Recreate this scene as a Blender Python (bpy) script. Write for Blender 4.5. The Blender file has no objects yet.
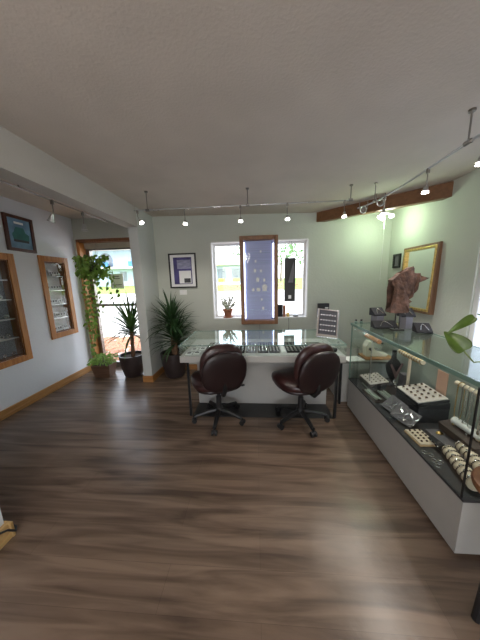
import bpy, bmesh, math, random
from mathutils import Vector, Matrix, Euler
random.seed(7)
PI = math.pi
sc = bpy.context.scene
col = sc.collection
# ------------------------------------------------------------------ helpers
class MB:
    def __init__(s): s.bm = bmesh.new()
    def v(s, *p): return s.bm.verts.new(p if len(p) == 3 else p[0])
    def face(s, vs):
        try: return s.bm.faces.new(vs)
        except ValueError: return None
    def hexa(s, P):
        v = [s.bm.verts.new(p) for p in P]
        for f in ((0,3,2,1),(4,5,6,7),(0,1,5,4),(1,2,6,5),(2,3,7,6),(3,0,4,7)): s.face([v[i] for i in f])
        return s
    def box(s, x0, x1, y0, y1, z0, z1):
        return s.hexa([(x0,y0,z0),(x1,y0,z0),(x1,y1,z0),(x0,y1,z0),(x0,y0,z1),(x1,y0,z1),(x1,y1,z1),(x0,y1,z1)])
    def obox(s, c, sz, rot=(0,0,0)):
        M = Euler(rot).to_matrix(); c = Vector(c); a, b, d = [q/2 for q in sz]
        return s.hexa([c + M @ Vector(p) for p in ((-a,-b,-d),(a,-b,-d),(a,b,-d),(-a,b,-d),(-a,-b,d),(a,-b,d),(a,b,d),(-a,b,d))])
    def ring(s, c, ax, r, n, ph=0):
        ax = Vector(ax).normalized(); u = ax.orthogonal().normalized(); w = ax.cross(u)
        return [s.bm.verts.new(Vector(c) + r*(math.cos(2*PI*i/n+ph)*u + math.sin(2*PI*i/n+ph)*w)) for i in range(n)]
    def skin(s, a, b):
        n = len(a)
        for i in range(n): s.face([a[i], a[(i+1)%n], b[(i+1)%n], b[i]])
    def cyl(s, p0, p1, r0, r1=None, n=12, caps=True):
        if r1 is None: r1 = r0
        ax = Vector(p1)-Vector(p0)
        a = s.ring(p0, ax, r0, n); b = s.ring(p1, ax, r1, n); s.skin(a, b)
        if caps: s.face(a[::-1]); s.face(b)
        return s
    def tube(s, pts, r, n=8, taper=None):
        pts = [Vector(p) for p in pts]; prev = None; u = None
        for i, p in enumerate(pts):
            t = (pts[min(i+1, len(pts)-1)] - pts[max(i-1, 0)]).normalized()
            if u is None: u = t.orthogonal().normalized()
            u = (u - t*u.dot(t)).normalized(); w = t.cross(u)
            rr = r if taper is None else r*(1+(taper-1)*i/(len(pts)-1))
            k = [s.bm.verts.new(p + rr*(math.cos(2*PI*j/n)*u + math.sin(2*PI*j/n)*w)) for j in range(n)]
            if prev: s.skin(prev, k)
            else: s.face(k[::-1])
            prev = k
        s.face(prev); return s
    def lathe(s, prof, c=(0,0,0), n=24, M=None):
        prev = None; c = Vector(c)
        for r, z in prof:
            k = []
            for j in range(n):
                p = Vector((r*math.cos(2*PI*j/n), r*math.sin(2*PI*j/n), z))
                if M: p = M @ p
                k.append(s.bm.verts.new(c+p))
            if prev: s.skin(prev, k)
            else: s.face(k[::-1])
            prev = k
        s.face(prev); return s
    def ell(s, c, r, n=16, m=10, M=None, e=1.0):
        c = Vector(c); rows = []
        def pw(q): return math.copysign(abs(q)**e, q)
        for i in range(1, m):
            th = PI*i/m; k = []
            for j in range(n):
                ph = 2*PI*j/n
                p = Vector((r[0]*pw(math.sin(th))*pw(math.cos(ph)), r[1]*pw(math.sin(th))*pw(math.sin(ph)), r[2]*pw(math.cos(th))))
                if M: p = M @ p
                k.append(s.bm.verts.new(c+p))
            rows.append(k)
        for a, b in zip(rows, rows[1:]): s.skin(a, b)
        for k, z, fl in ((rows[0], r[2], False), (rows[-1], -r[2], True)):
            p = Vector((0,0,z))
            if M: p = M @ p
            t = s.bm.verts.new(c+p)
            for j in range(n):
                s.face([t, k[j], k[(j+1)%n]] if not fl else [t, k[(j+1)%n], k[j]])
        return s
    def prism(s, pts, f0, f1):
        a = [s.bm.verts.new(f0(p)) for p in pts]; b = [s.bm.verts.new(f1(p)) for p in pts]
        s.skin(a, b); s.face(a[::-1]); s.face(b); return s
    def torus(s, c, R, r, ax=(0,0,1), n=20, m=8, sx=1.0):
        ax = Vector(ax).normalized(); u = ax.orthogonal().normalized(); w = ax.cross(u); rows = []
        for i in range(n):
            a = 2*PI*i/n; d = math.cos(a)*u*sx + math.sin(a)*w
            rows.append([s.bm.verts.new(Vector(c) + R*d + r*(math.cos(2*PI*j/m)*d + math.sin(2*PI*j/m)*ax)) for j in range(m)])
        for i in range(n): s.skin(rows[i], rows[(i+1)%n])
        return s
    def build(s, name, m, parent=None, loc=None, rot=None, smooth=False, bevel=0, sub=0, jit=None):
        bmesh.ops.recalc_face_normals(s.bm, faces=s.bm.faces)
        me = bpy.data.meshes.new(name)
        if smooth:
            for f in s.bm.faces: f.smooth = True
            for e in s.bm.edges:
                if len(e.link_faces) == 2 and e.calc_face_angle(0) > .7: e.smooth = False
        s.bm.to_mesh(me); s.bm.free()
        o = bpy.data.objects.new(name, me); col.objects.link(o); me.materials.append(m)
        if parent: o.parent = parent
        if loc: o.location = loc
        if rot: o.rotation_euler = rot
        if bevel:
            b = o.modifiers.new('b', 'BEVEL'); b.width = bevel; b.segments = 2; b.limit_method = 'ANGLE'
        if sub:
            b = o.modifiers.new('s', 'SUBSURF'); b.levels = sub; b.render_levels = sub
        return o
def tag(o, label=None, cat=None, group=None, kind=None):
    if label: o['label'] = label
    if cat: o['category'] = cat
    if group: o['group'] = group
    if kind: o['kind'] = kind
    return o
def thing(name, label, cat, loc=(0,0,0), rz=0, group=None):
    o = bpy.data.objects.new(name, None); col.objects.link(o); o.empty_display_size = .05
    o.location = loc; o.rotation_euler = (0,0,rz); return tag(o, label, cat, group)
def struct(mb, name, m, **k): return tag(mb.build(name, m, **k), kind='structure')
def dup(root, loc=None, rot=None, label=None, group=None):
    def cp(o, p):
        c = o.copy(); col.objects.link(c)
        if p: c.parent = p
        for ch in list(o.children): cp(ch, c)
        return c
    r = cp(root, None)
    if loc is not None: r.location = loc
    if rot is not None: r.rotation_euler = rot
    if label: r['label'] = label
    if group: r['group'] = group
    return r
def area_wall(mb, u0, u1, w0, w1, holes, put):
    us = sorted({u0, u1, *[h[0] for h in holes], *[h[1] for h in holes]}); ws = sorted({w0, w1, *[h[2] for h in holes], *[h[3] for h in holes]})
    for a, b in zip(us, us[1:]):
        for c, d in zip(ws, ws[1:]):
            if any(h[0] <= a and b <= h[1] and h[2] <= c and d <= h[3] for h in holes): continue
            put(a, b, c, d)
# ------------------------------------------------------------------ materials
def mat(name, c, rough=.6, metal=0., var=.08, scale=8., bump=0., bscale=60., spec=.5, emit=None, es=0., coat=0., stretch=None, alpha=None, trans=0.):
    m = bpy.data.materials.new(name); m.use_nodes = True; nt = m.node_tree; N = nt.nodes; Lk = nt.links
    b = N['Principled BSDF']; b.inputs['Roughness'].default_value = rough; b.inputs['Metallic'].default_value = metal
    b.inputs['Specular IOR Level'].default_value = spec; b.inputs['Coat Weight'].default_value = coat
    b.inputs['Transmission Weight'].default_value = trans
    tc = N.new('ShaderNodeTexCoord'); mp = N.new('ShaderNodeMapping'); Lk.new(tc.outputs['Object'], mp.inputs[0])
    if stretch: mp.inputs['Scale'].default_value = stretch
    nz = N.new('ShaderNodeTexNoise'); nz.inputs['Scale'].default_value = scale; nz.inputs['Detail'].default_value = 5; Lk.new(mp.outputs[0], nz.inputs['Vector'])
    r = N.new('ShaderNodeValToRGB'); r.color_ramp.elements[0].position = .3; r.color_ramp.elements[1].position = .7
    r.color_ramp.elements[0].color = (*[q*(1-var) for q in c], 1); r.color_ramp.elements[1].color = (*[min(1, q*(1+var)) for q in c], 1)
    Lk.new(nz.outputs['Fac'], r.inputs[0]); Lk.new(r.outputs[0], b.inputs['Base Color'])
    if bump:
        n2 = N.new('ShaderNodeTexNoise'); n2.inputs['Scale'].default_value = bscale; n2.inputs['Detail'].default_value = 3; Lk.new(tc.outputs['Object'], n2.inputs['Vector'])
        bp = N.new('ShaderNodeBump'); bp.inputs['Strength'].default_value = bump; bp.inputs['Distance'].default_value = .01
        Lk.new(n2.outputs['Fac'], bp.inputs['Height']); Lk.new(bp.outputs[0], b.inputs['Normal'])
    if emit: b.inputs['Emission Color'].default_value = (*emit, 1); b.inputs['Emission Strength'].default_value = es
    return m
def wood(name, c1, c2, axis='X', rough=.45, scale=3.):
    m = mat(name, c1, rough); N = m.node_tree.nodes
    mp = [n for n in N if n.type == 'MAPPING'][0]; mp.inputs['Scale'].default_value = {'X':(1,14,14),'Y':(14,1,14),'Z':(14,14,1)}[axis]
    nz = [n for n in N if n.type == 'TEX_NOISE'][0]; nz.inputs['Scale'].default_value = scale; nz.inputs['Distortion'].default_value = 1.2
    r = [n for n in N if n.type == 'VALTORGB'][0]; r.color_ramp.elements[0].color = (*c1, 1); r.color_ramp.elements[1].color = (*c2, 1)
    return m
def glassy(name, tint=(1,1,1), gloss=.03, rough=.02):
    m = bpy.data.materials.new(name); m.use_nodes = True; nt = m.node_tree; N = nt.nodes; Lk = nt.links; N.clear()
    out = N.new('ShaderNodeOutputMaterial'); mx = N.new('ShaderNodeMixShader'); t = N.new('ShaderNodeBsdfTransparent'); g = N.new('ShaderNodeBsdfGlossy')
    t.inputs[0].default_value = (*tint, 1); g.inputs['Roughness'].default_value = rough; g.inputs[0].default_value = (.95, 1, .97, 1)
    lw = N.new('ShaderNodeLayerWeight'); lw.inputs['Blend'].default_value = .5
    pw = N.new('ShaderNodeMath'); pw.operation = 'POWER'; pw.inputs[1].default_value = 4.5; Lk.new(lw.outputs['Facing'], pw.inputs[0])
    ma = N.new('ShaderNodeMath'); ma.operation = 'MULTIPLY_ADD'; ma.inputs[1].default_value = .85; ma.inputs[2].default_value = gloss; ma.use_clamp = True
    Lk.new(pw.outputs[0], ma.inputs[0]); Lk.new(ma.outputs[0], mx.inputs[0]); Lk.new(t.outputs[0], mx.inputs[1]); Lk.new(g.outputs[0], mx.inputs[2]); Lk.new(mx.outputs[0], out.inputs[0])
    return m
def floor_mat():
    m = mat('plank_floor', (.2,.15,.12), .27, scale=1.2, bump=.06, bscale=30); nt = m.node_tree; N = nt.nodes; Lk = nt.links
    b = N['Principled BSDF']; tc = [n for n in N if n.type == 'TEX_COORD'][0]
    br = N.new('ShaderNodeTexBrick'); br.offset = .37; br.inputs['Scale'].default_value = 1; br.inputs['Mortar Size'].default_value = .0008
    br.inputs['Brick Width'].default_value = 1.3; br.inputs['Row Height'].default_value = .19; br.inputs['Bias'].default_value = 0
    br.inputs['Color1'].default_value = (.165,.116,.085,1); br.inputs['Color2'].default_value = (.190,.136,.100,1); br.inputs['Mortar'].default_value = (.12,.085,.062,1)
    Lk.new(tc.outputs['Object'], br.inputs['Vector'])
    mp = N.new('ShaderNodeMapping'); mp.inputs['Scale'].default_value = (.8, 9, 1); Lk.new(tc.outputs['Object'], mp.inputs[0])
    nz = N.new('ShaderNodeTexNoise'); nz.inputs['Scale'].default_value = 1.6; nz.inputs['Detail'].default_value = 8; nz.inputs['Distortion'].default_value = .8; Lk.new(mp.outputs[0], nz.inputs['Vector'])
    r = N.new('ShaderNodeValToRGB'); r.color_ramp.elements[0].position = .34; r.color_ramp.elements[1].position = .66
    r.color_ramp.elements[0].color = (.52,.50,.50,1); r.color_ramp.elements[1].color = (1.25,1.22,1.2,1); Lk.new(nz.outputs['Fac'], r.inputs[0])
    mx = N.new('ShaderNodeMix'); mx.data_type = 'RGBA'; mx.blend_type = 'MULTIPLY'; mx.inputs['Factor'].default_value = 1
    Lk.new(br.outputs['Color'], mx.inputs['A']); Lk.new(r.outputs[0], mx.inputs['B'])
    for l in list(b.inputs['Base Color'].links): Lk.remove(l)
    Lk.new(mx.outputs['Result'], b.inputs['Base Color'])
    return m
M_floor = floor_mat()
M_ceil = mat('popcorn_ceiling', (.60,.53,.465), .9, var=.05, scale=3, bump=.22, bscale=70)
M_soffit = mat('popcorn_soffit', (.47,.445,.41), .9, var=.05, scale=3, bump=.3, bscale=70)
M_wallL = mat('pale_blue_wall', (.76,.78,.82), .8, var=.03, scale=2, bump=.15, bscale=45)
M_wallB = mat('sage_wall', (.50,.52,.465), .8, var=.04, scale=2, bump=.25, bscale=35)
M_stub = mat('grey_white_wall', (.56,.58,.56), .8, var=.03, scale=2, bump=.2, bscale=45)
M_white = mat('white_paint', (.78,.78,.77), .5, var=.03)
M_whitelam = mat('grey_white_laminate', (.40,.39,.37), .4, var=.03)
M_oak = wood('oak_trim', (.34,.16,.05), (.48,.25,.085), 'Y')
M_oakz = wood('oak_upright', (.36,.13,.027), (.54,.235,.06), 'Z')
M_oakx = wood('oak_crosswise', (.30,.13,.035), (.46,.21,.065), 'X')
M_beam = wood('brown_beam', (.14,.060,.022), (.22,.10,.042), 'X', scale=1.5)
M_walnut = wood('walnut', (.15,.062,.025), (.25,.11,.045), 'Z')
M_mahog = wood('mahogany', (.06,.02,.015), (.12,.045,.03), 'Z', .35)
M_pine = wood('yellow_pine', (.48,.30,.12), (.62,.42,.18), 'Y')
M_black = mat('black_plastic', (.012,.012,.013), .45, var=.2)
M_blackm = mat('black_metal', (.03,.03,.032), .35, metal=.6)
M_velvet = mat('black_velvet', (.018,.018,.022), .9, var=.2, bump=.1, bscale=300)
M_greyv = mat('grey_velvet', (.15,.14,.155), .9, var=.15)
M_steel = mat('brushed_steel', (.55,.55,.55), .3, metal=1)
M_dsteel = mat('aged_steel', (.30,.28,.26), .35, metal=1)
M_silver = mat('silver', (.85,.85,.86), .18, metal=1)
M_gold = mat('gold', (.80,.55,.22), .25, metal=1)
M_leather = mat('burgundy_leather', (.032,.010,.010), .34, var=.25, scale=20, bump=.12, bscale=120, coat=.2)
M_leatherd = mat('dark_shell', (.013,.005,.006), .4, var=.2, coat=.1)
M_glass = glassy('window_glass')
M_caseg = glassy('case_glass', (.955,.985,.97), .03)
M_caseedge = mat('green_glass_edge', (.16,.26,.22), .15, var=.1, spec=.8)
M_deck = mat('charcoal_deck', (.035,.034,.04), .7, var=.15)
M_bulb = mat('lit_bulb', (1,1,1), .4, emit=(1,.95,.88), es=14)
M_clear = glassy('lamp_glass', (.9,.9,.9), .15)
M_pot = mat('dark_pot', (.035,.024,.024), .4, var=.2)
M_soil = mat('soil', (.05,.035,.025), .95, var=.4, scale=40, bump=.5)
M_leafd = mat('yucca_leaf', (.032,.075,.025), .45, var=.35, scale=6)
M_leafg = mat('yucca_leaf_bright', (.07,.15,.035), .45, var=.35, scale=6)
M_pothos = mat('pothos_leaf', (.22,.38,.07), .45, var=.45, scale=9)
M_pothosbig = mat('pothos_leaf_variegated', (.07,.125,.018), .35, var=.4, scale=14)
M_stem = mat('vine_stem', (.16,.22,.07), .6)
M_trunk = mat('cane_trunk', (.20,.11,.06), .8, var=.3, scale=25, bump=.5)
M_terra = mat('terracotta', (.33,.13,.07), .8, var=.15)
M_cream = mat('cream_padding', (.78,.66,.52), .8, var=.08)
M_creamp = mat('cream_plastic', (.66,.60,.48), .45)
M_pink = mat('white_ring_foam', (.74,.66,.63), .8, var=.05)
M_gem = mat('dark_gem', (.10,.055,.05), .15, var=.5, coat=1)
M_brown = mat('brown_leather_tray', (.06,.04,.035), .6, var=.2)
M_orange = mat('orange_wood_roll', (.80,.36,.16), .6, var=.1)
M_peach = mat('peach_card', (.80,.50,.38), .7, var=.05)
M_paper = mat('white_paper', (.80,.80,.80), .7, var=.02)
M_ink = mat('dark_ink', (.05,.05,.06), .7)
M_rust = mat('rust_brown_stone', (.088,.045,.030), .85, var=.55, scale=22, bump=1., bscale=40)
M_brass = mat('gilt_frame', (.55,.38,.13), .35, metal=.8, var=.3, scale=40, bump=.3, bscale=90)
M_gilted = wood('brown_frame_side', (.14,.07,.04), (.24,.12,.06), 'Z')
M_mirror = mat('mirror_glass', (.88,.92,.88), .02, metal=1, var=0)
M_bluep = mat('blue_print', (.17,.30,.44), .6, var=.5, scale=5)
M_teal = mat('teal_print', (.03,.15,.14), .6, var=.3)
M_purple = mat('purple_print', (.055,.045,.17), .5, var=.5, scale=8)
M_lilac = mat('lilac_print', (.26,.26,.40), .5, var=.4, scale=12, stretch=(1,1,5))
M_greypeb = mat('grey_display_backing', (.17,.18,.21), .8, var=.6, scale=90, bump=.4, bscale=120)
M_led = mat('cool_led', (.9,.9,1), .5, emit=(.72,.78,1), es=4.5)
M_blueback = mat('lilac_slat_backing', (.38,.43,.70), .6, var=.12, scale=3, stretch=(.3,1,20))
M_blind = mat('white_blind', (.80,.82,.86), .7, var=.02, trans=0)
_n=M_blind.node_tree.nodes; _l=M_blind.node_tree.links; _t=_n.new('ShaderNodeBsdfTranslucent'); _t.inputs[0].default_value=(.80,.84,.92,1); _m=_n.new('ShaderNodeMixShader'); _m.inputs[0].default_value=.8
_l.new(_n['Principled BSDF'].outputs[0],_m.inputs[1]); _l.new(_t.outputs[0],_m.inputs[2]); _l.new(_m.outputs[0],_n['Material Output'].inputs[0])
M_conc = mat('pale_concrete', (.70,.68,.64), .9, var=.1, scale=1)
M_road = mat('pale_road', (.60,.59,.58), .9, var=.08, scale=.6)
M_grass = mat('lawn', (.20,.30,.06), .95, var=.3, scale=2)
M_mulch = mat('wood_mulch', (.30,.15,.09), .95, var=.55, scale=18, bump=1., bscale=25)
M_stucco = mat('pale_blue_stucco', (.42,.52,.66), .85, var=.05, scale=1)
M_balc = mat('blue_balcony', (.06,.22,.50), .6)
M_darkglass = mat('shaded_window_glass', (.16,.20,.25), .2, var=.2, scale=1)  # dark blue-grey panes for the street buildings
M_roof = mat('pale_roof', (.42,.44,.50), .7, var=.08, scale=2)
M_yellow = mat('yellow_panel', (.75,.62,.10), .6)
M_fence = mat('rust_fence', (.36,.22,.16), .8)
M_tree = mat('tree_leaves', (.16,.30,.12), .9, var=.4, scale=1.5)
M_bark = mat('bark', (.12,.09,.07), .9)
M_jade = mat('silvery_succulent', (.34,.37,.28), .6, var=.3, scale=30)

# ------------------------------------------------------------------ setting
CZ = lambda x: 2.458-.022*x
XL, XR, YB, YR = -2.92, 1.98, 3.65, -3.0
struct(MB().box(XL-.2, XR+.2, YR-.2, YB+.2, -.12, 0), 'floor', M_floor)
mb = MB(); x0, x1 = XL-.2, XR+.2
mb.hexa([(x0,YR-.2,CZ(x0)),(x1,YR-.2,CZ(x1)),(x1,YB+.2,CZ(x1)),(x0,YB+.2,CZ(x0)),(x0,YR-.2,2.8),(x1,YR-.2,2.8),(x1,YB+.2,2.8),(x0,YB+.2,2.8)])
struct(mb, 'ceiling', M_ceil)
mb = MB(); DX0, DX1, DZ = -2.88, -1.74, 2.20
WX0, WX1, WZ0, WZ1 = -.69, .79, .88, 2.07
area_wall(mb, XL, XR, 0, 2.6, [(DX0,DX1,0,DZ),(WX0,WX1,WZ0,WZ1)], lambda a,b,c,d: mb.box(a,b,YB,YB+.2,c,d)); struct(mb, 'wall_back', M_wallB)
NI = [(1.62,2.56,.64,1.80),(3.03,3.36,.80,1.82)]
mb = MB(); area_wall(mb, YR, YB+.2, 0, 2.6, NI, lambda a,b,c,d: mb.box(XL-.2,XL,a,b,c,d)); struct(mb, 'wall_left', M_wallL)
RW = (1.15,2.25,.42,2.12)
mb = MB(); area_wall(mb, YR, YB+.2, 0, 2.6, [RW], lambda a,b,c,d: mb.box(XR,XR+.2,a,b,c,d)); struct(mb, 'wall_right', M_wallB)
BW = (-1.6,1.7,.3,2.15)
mb = MB(); area_wall(mb, XL, XR, 0, 2.6, [BW], lambda a,b,c,d: mb.box(a,b,YR-.2,YR,c,d)); struct(mb, 'wall_rear', M_wallL)
struct(MB().box(-1.72,-1.59,3.15,YB,0,2.6), 'wall_stub', M_stub)
struct(MB().box(-1.65,-1.53,-1.0,1.03,0,2.6), 'wall_partition', M_wallL)
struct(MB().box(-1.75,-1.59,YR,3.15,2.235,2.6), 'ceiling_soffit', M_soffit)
# diagonal timber
mb = MB(); a, b = Vector((.90,YB,0)), Vector((XR,2.62,0)); dn = (b-a).normalized(); nn = Vector((-dn.y,dn.x,0))*.09
P = []
for z in (2.295,2.44):
    P += [tuple(a+Vector((0,0,z+.01))), tuple(b+Vector((0,0,z-.03))), tuple(b+nn+Vector((0,0,z-.03))), tuple(a+nn+Vector((0,0,z+.01)))]
struct(mb.hexa(P), 'ceiling_beam', M_beam, bevel=.006)
# baseboards
def baseb(name, x0, x1, y0, y1, m=M_oak, h=.095): return struct(MB().box(x0,x1,y0,y1,0,h), name, m, bevel=.006)
mb = MB().box(XL,XL+.018,YR,YB,0,.10).box(XL,XL+.028,YR,YB,0,.045); struct(mb, 'baseboard_left', M_oak, bevel=.004)
mb = MB().box(-1.735,-1.575,3.135,3.15,0,.10).box(-1.59,-1.575,3.15,YB,0,.10).box(-1.735,-1.72,3.15,YB,0,.10); struct(mb, 'baseboard_stub', M_oakx, bevel=.003)
baseb('baseboard_back', -1.59, XR, YB-.015, YB, M_oakx)
baseb('baseboard_right', XR-.015, XR, YR, YB)
mb = MB()
for i in range(3): mb.box(-1.53, -1.505+.006*(2-i), -1.0, 1.035, .034*i, .034*(i+1)-.003)
mb.box(-1.67,-1.488,1.03,1.045,0,.099); struct(mb, 'baseboard_partition', M_pine, bevel=.003)
# ---- door_1: glazed shopfront in the alcove
mb = MB().box(DX0,DX0+.045,YB-.02,YB+.2,0,DZ).box(DX1-.04,DX1,YB+.0,YB+.2,0,DZ)
D = struct(mb, 'door_1', M_oakz, bevel=.003)
MB().box(DX0,DX1,YB-.02,YB+.2,DZ-.045,DZ).build('door_header', M_walnut, D)
MB().box(DX0+.045,DX1-.04,YB+.1,YB+.2,2.07,DZ-.045).build('door_transom_panel', mat('beige_panel', (.42,.37,.30), .6), D)
MB().box(DX0+.045,DX0+.105,YB+.12,YB+.19,.0,2.07).box(DX1-.1,DX1-.04,YB+.12,YB+.19,0,2.07).box(DX0+.1,DX1-.09,YB+.12,YB+.19,0,.09).box(DX0+.1,DX1-.09,YB+.12,YB+.19,2.04,2.07).box(DX0+.1,DX1-.09,YB+.13,YB+.18,1.10,1.145).build('door_frame', M_dsteel, D)
MB().box(DX0+.105,DX1-.1,YB+.152,YB+.158,.09,2.04).build('pane', M_glass, D)
# ---- window_1
mb = MB()
for (a,b,c,d) in ((WX0,WX0+.035,WZ0,WZ1),(WX1-.035,WX1,WZ0,WZ1),(WX0+.035,WX1-.035,WZ1-.035,WZ1),(WX0+.035,WX1-.035,WZ0,WZ0+.03)): mb.box(a,b,YB+.13,YB+.19,c,d)
W = struct(mb, 'window_1', M_white, bevel=.003)
MB().box(WX0+.035,WX1-.035,YB+.155,YB+.16,WZ0+.03,WZ1-.035).build('pane', M_glass, W)
MB().box(WX0,WX1,YB-.012,YB+.13,WZ0-.012,WZ0+.008).build('window_sill', M_white, W, bevel=.003)
mb = MB()
for (a,b,c,d) in ((WX0-.012,WX0+.004,WZ0,WZ1),(WX1-.004,WX1+.012,WZ0,WZ1),(WX0,WX1,WZ1-.004,WZ1+.012)): mb.box(a,b,YB-.006,YB+.13,c,d)
mb.build('window_lining', M_white, W)
# ---- window_2 right wall
mb = MB(); y0,y1,z0,z1 = RW
for (a,b,c,d) in ((y0,y0+.05,z0,z1),(y1-.05,y1,z0,z1),(y0+.05,y1-.05,z1-.05,z1),(y0+.05,y1-.05,z0,z0+.05)): mb.box(XR+.02,XR+.1,a,b,c,d)
W = struct(mb, 'window_2', M_white, bevel=.003)
MB().box(XR+.06,XR+.065,y0+.05,y1-.05,z0+.05,z1-.05).build('pane', M_glass, W)
# ---- fill_window_rear unseen rear glazing, added to let in fill daylight
mb = MB(); a,b,c,d = BW
for (p,q,r,s) in ((a,a+.05,c,d),(b-.05,b,c,d),(a+.05,b-.05,d-.05,d),(a+.05,b-.05,c,c+.05),(0.02,.07,c+.05,d-.05)): mb.box(p,q,YR-.14,YR-.08,r,s)
W = struct(mb, 'window_3', M_white)
MB().box(a+.05,b-.05,YR-.115,YR-.11,c+.05,d-.05).build('pane', M_glass, W)

# ------------------------------------------------------------------ exterior
def gz(y): return -.15 + max(0, y-7)*(1.05/33)
mb = MB().box(-60,40,-14,7,-.3,-.15); mb.hexa([(-60,7,-.3),(40,7,-.3),(40,23,gz(23)-.15),(-60,23,gz(23)-.15),(-60,7,-.15),(40,7,-.15),(40,23,gz(23)),(-60,23,gz(23))]); struct(mb, 'ground_pavement', M_road)
mb = MB().hexa([(-60,23,gz(23)-.2),(40,23,gz(23)-.2),(40,62,gz(62)-.2),(-60,62,gz(62)-.2),(-60,23,gz(23)+.02),(40,23,gz(23)+.02),(40,62,gz(62)),(-60,62,gz(62))]); struct(mb, 'ground_lawn', M_grass)
mb = MB()
for i in range(26):
    for j in range(9):
        x = -7+i*.28; y = 4.0+j*.3; mb.ell((x+random.uniform(-.1,.1), y+random.uniform(-.1,.1), -.15), (.2,.18,.05+random.uniform(0,.035)), 7, 4)
tag(mb.build('mulch_bed', M_mulch), 'reddish wood mulch spread outside the shop door', 'mulch', kind='stuff')
# motel
T = thing('motel_building', 'pale blue two-storey building with arched balcony openings across the street', 'building', (-22,40,gz(40)))
arch = [(-17.0+6.2*k) for k in range(4)]
mb = MB(); mb.box(-20,6,0,8,0,6.3); mb.build('building_wall', M_stucco, T)
MB().box(-20.5,6.5,-1.6,0,3.0,3.3).build('balcony_slab', M_white, T)
mb = MB()
mb.prism([(-21,6.3),(7,6.3),(7,6.6),(-21,6.6)], lambda p: (p[0],-2,p[1]), lambda p: (p[0],8,p[1])).hexa([(-21,-2,6.6),(7,-2,6.6),(7,8,6.6),(-21,8,6.6),(-20,3,8),(6,3,8),(6,4,8),(-20,4,8)]); mb.build('roof', M_roof, T)
for x in arch:
    pts = [(x+1.25,3.3)] + [(x+1.25*math.cos(PI*k/10), 4.6+1.2*math.sin(PI*k/10)) for k in range(11)] + [(x-1.25,3.3)]
    MB().prism(pts, lambda p: (p[0],-.06,p[1]), lambda p: (p[0],.02,p[1])).build('arched_window', M_darkglass, T)
    MB().box(x-1.3,x+1.3,-1.5,-1.4,3.3,4.15).build('balcony_railing', M_balc, T)
    MB().box(x+2.4,x+3.6,-.06,.02,.9,2.5).build('window', M_darkglass, T)
    MB().prism([(x-1.9,6.5),(x+1.9,6.5),(x,7.5)], lambda p: (p[0],-2.3,p[1]), lambda p: (p[0],1,p[1])).build('gable', M_roof, T)
# bungalow
T = thing('bungalow', 'low pale building with a flat white roof seen through the middle window', 'building', (-4.6,35,gz(35)))
MB().box(-5,5.5,0,7,0,2.9).build('building_wall', M_stucco, T)
MB().box(-5.8,6.3,-1.2,8,2.9,3.15).build('eave', mat('cream_eave', (.75,.70,.52), .7), T)
MB().hexa([(-5.8,-1.2,3.15),(6.3,-1.2,3.15),(6.3,8,3.15),(-5.8,8,3.15),(-5,2.5,4.6),(5.5,2.5,4.6),(5.5,4,4.6),(-5,4,4.6)]).build('roof', M_roof, T)
for x in (-4.2,-1.2,1.0,3.4):
    f = MB().box(x,x+1.2,-.08,.02,.5,2.4).build('window', M_darkglass, T)
    MB().box(x+.1,x+1.1,-.12,-.08,.5,.95).build('window_box', M_yellow, f)
mb = MB()
for i in range(40): mb.obox((-9.4+i*.36,27,gz(27)+.32+.12*math.sin(i*.9)), (.4,.1,.16), (0,.3*math.cos(i*.9),0))
for i in range(0,40,4): mb.box(-9.45+i*.36,-9.35+i*.36,26.95,27.05,gz(27)-.1,gz(27)+.35)
tag(mb.build('wavy_rail_fence', M_fence), 'low wavy rust-brown fence on the grass before the low building', 'fence')
def tree(x, y, h, r, label):
    T = thing('tree', label, 'tree', (x,y,gz(y)-.1), 0, 'trees across the street')
    MB().tube([(0,0,0),(.1,0,h*.3),(0,.1,h*.6)], .22, 8, .5).build('trunk', M_bark, T)
    mb = MB(); rn = random.Random(int(x*10))
    for i in range(420):
        a = rn.uniform(0,2*PI); b = rn.uniform(-1,1); q = rn.uniform(.4,1)**.5; c = math.sqrt(1-b*b)
        p = Vector((r*q*c*math.cos(a), r*q*c*math.sin(a), h*.68+b*q*h*.34)); s = r*.14
        d = [Vector((rn.uniform(-s,s),rn.uniform(-s,s),rn.uniform(-s,s))) for _ in range(3)]
        mb.face([mb.v(p+d[0]), mb.v(p+d[1]), mb.v(p+d[2])])
    mb.build('foliage', M_tree, T)
tree(-3.2,44,9.5,2.6,'green tree rising behind the low building roof left of the window cabinet')
tree(4.4,42,8.5,2.6,'green tree beyond the grass seen left of the hanging black banner')
tree(9.4,46,9,3.0,'green tree beyond the grass seen right of the hanging black banner')

# ------------------------------------------------------------------ track lighting
def rail(pts, r, label):
    return tag(MB().tube(pts, r, 8).build('track_rail', M_dsteel, smooth=True), label, 'track rail')
RZ = 2.29
R1 = thing('track_rail', 'straight steel track rail running crosswise above the display desk', 'track rail', (0,2.65,RZ))
MB().tube([(-1.36,0,.005),(-.2,0,0),(1.03,0,-.005)], .008, 8).build('rail_bar', M_steel, R1, smooth=True)
for x in (-1.2,-.08,1.0):
    MB().cyl((x,0,0),(x,0,CZ(x)-RZ),.005,n=8).cyl((x,0,CZ(x)-RZ-.012),(x,0,CZ(x)-RZ),.018,n=12).build('support_rod', M_dsteel, R1, smooth=True)
    MB().cyl((x-.02,0,0),(x+.02,0,0),.014,n=10).build('rail_clamp', M_dsteel, R1, smooth=True)
for x in (-1.1,-.75,-.42,.1,.6): MB().cyl((x-.04,0,0),(x+.04,0,0),.0095,n=10).build('rail_joint', M_silver, R1, smooth=True)
R2 = thing('track_rail', 'curving steel track rail running lengthwise above the glass showcase', 'track rail', (1.27,0,RZ-.03))
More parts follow.
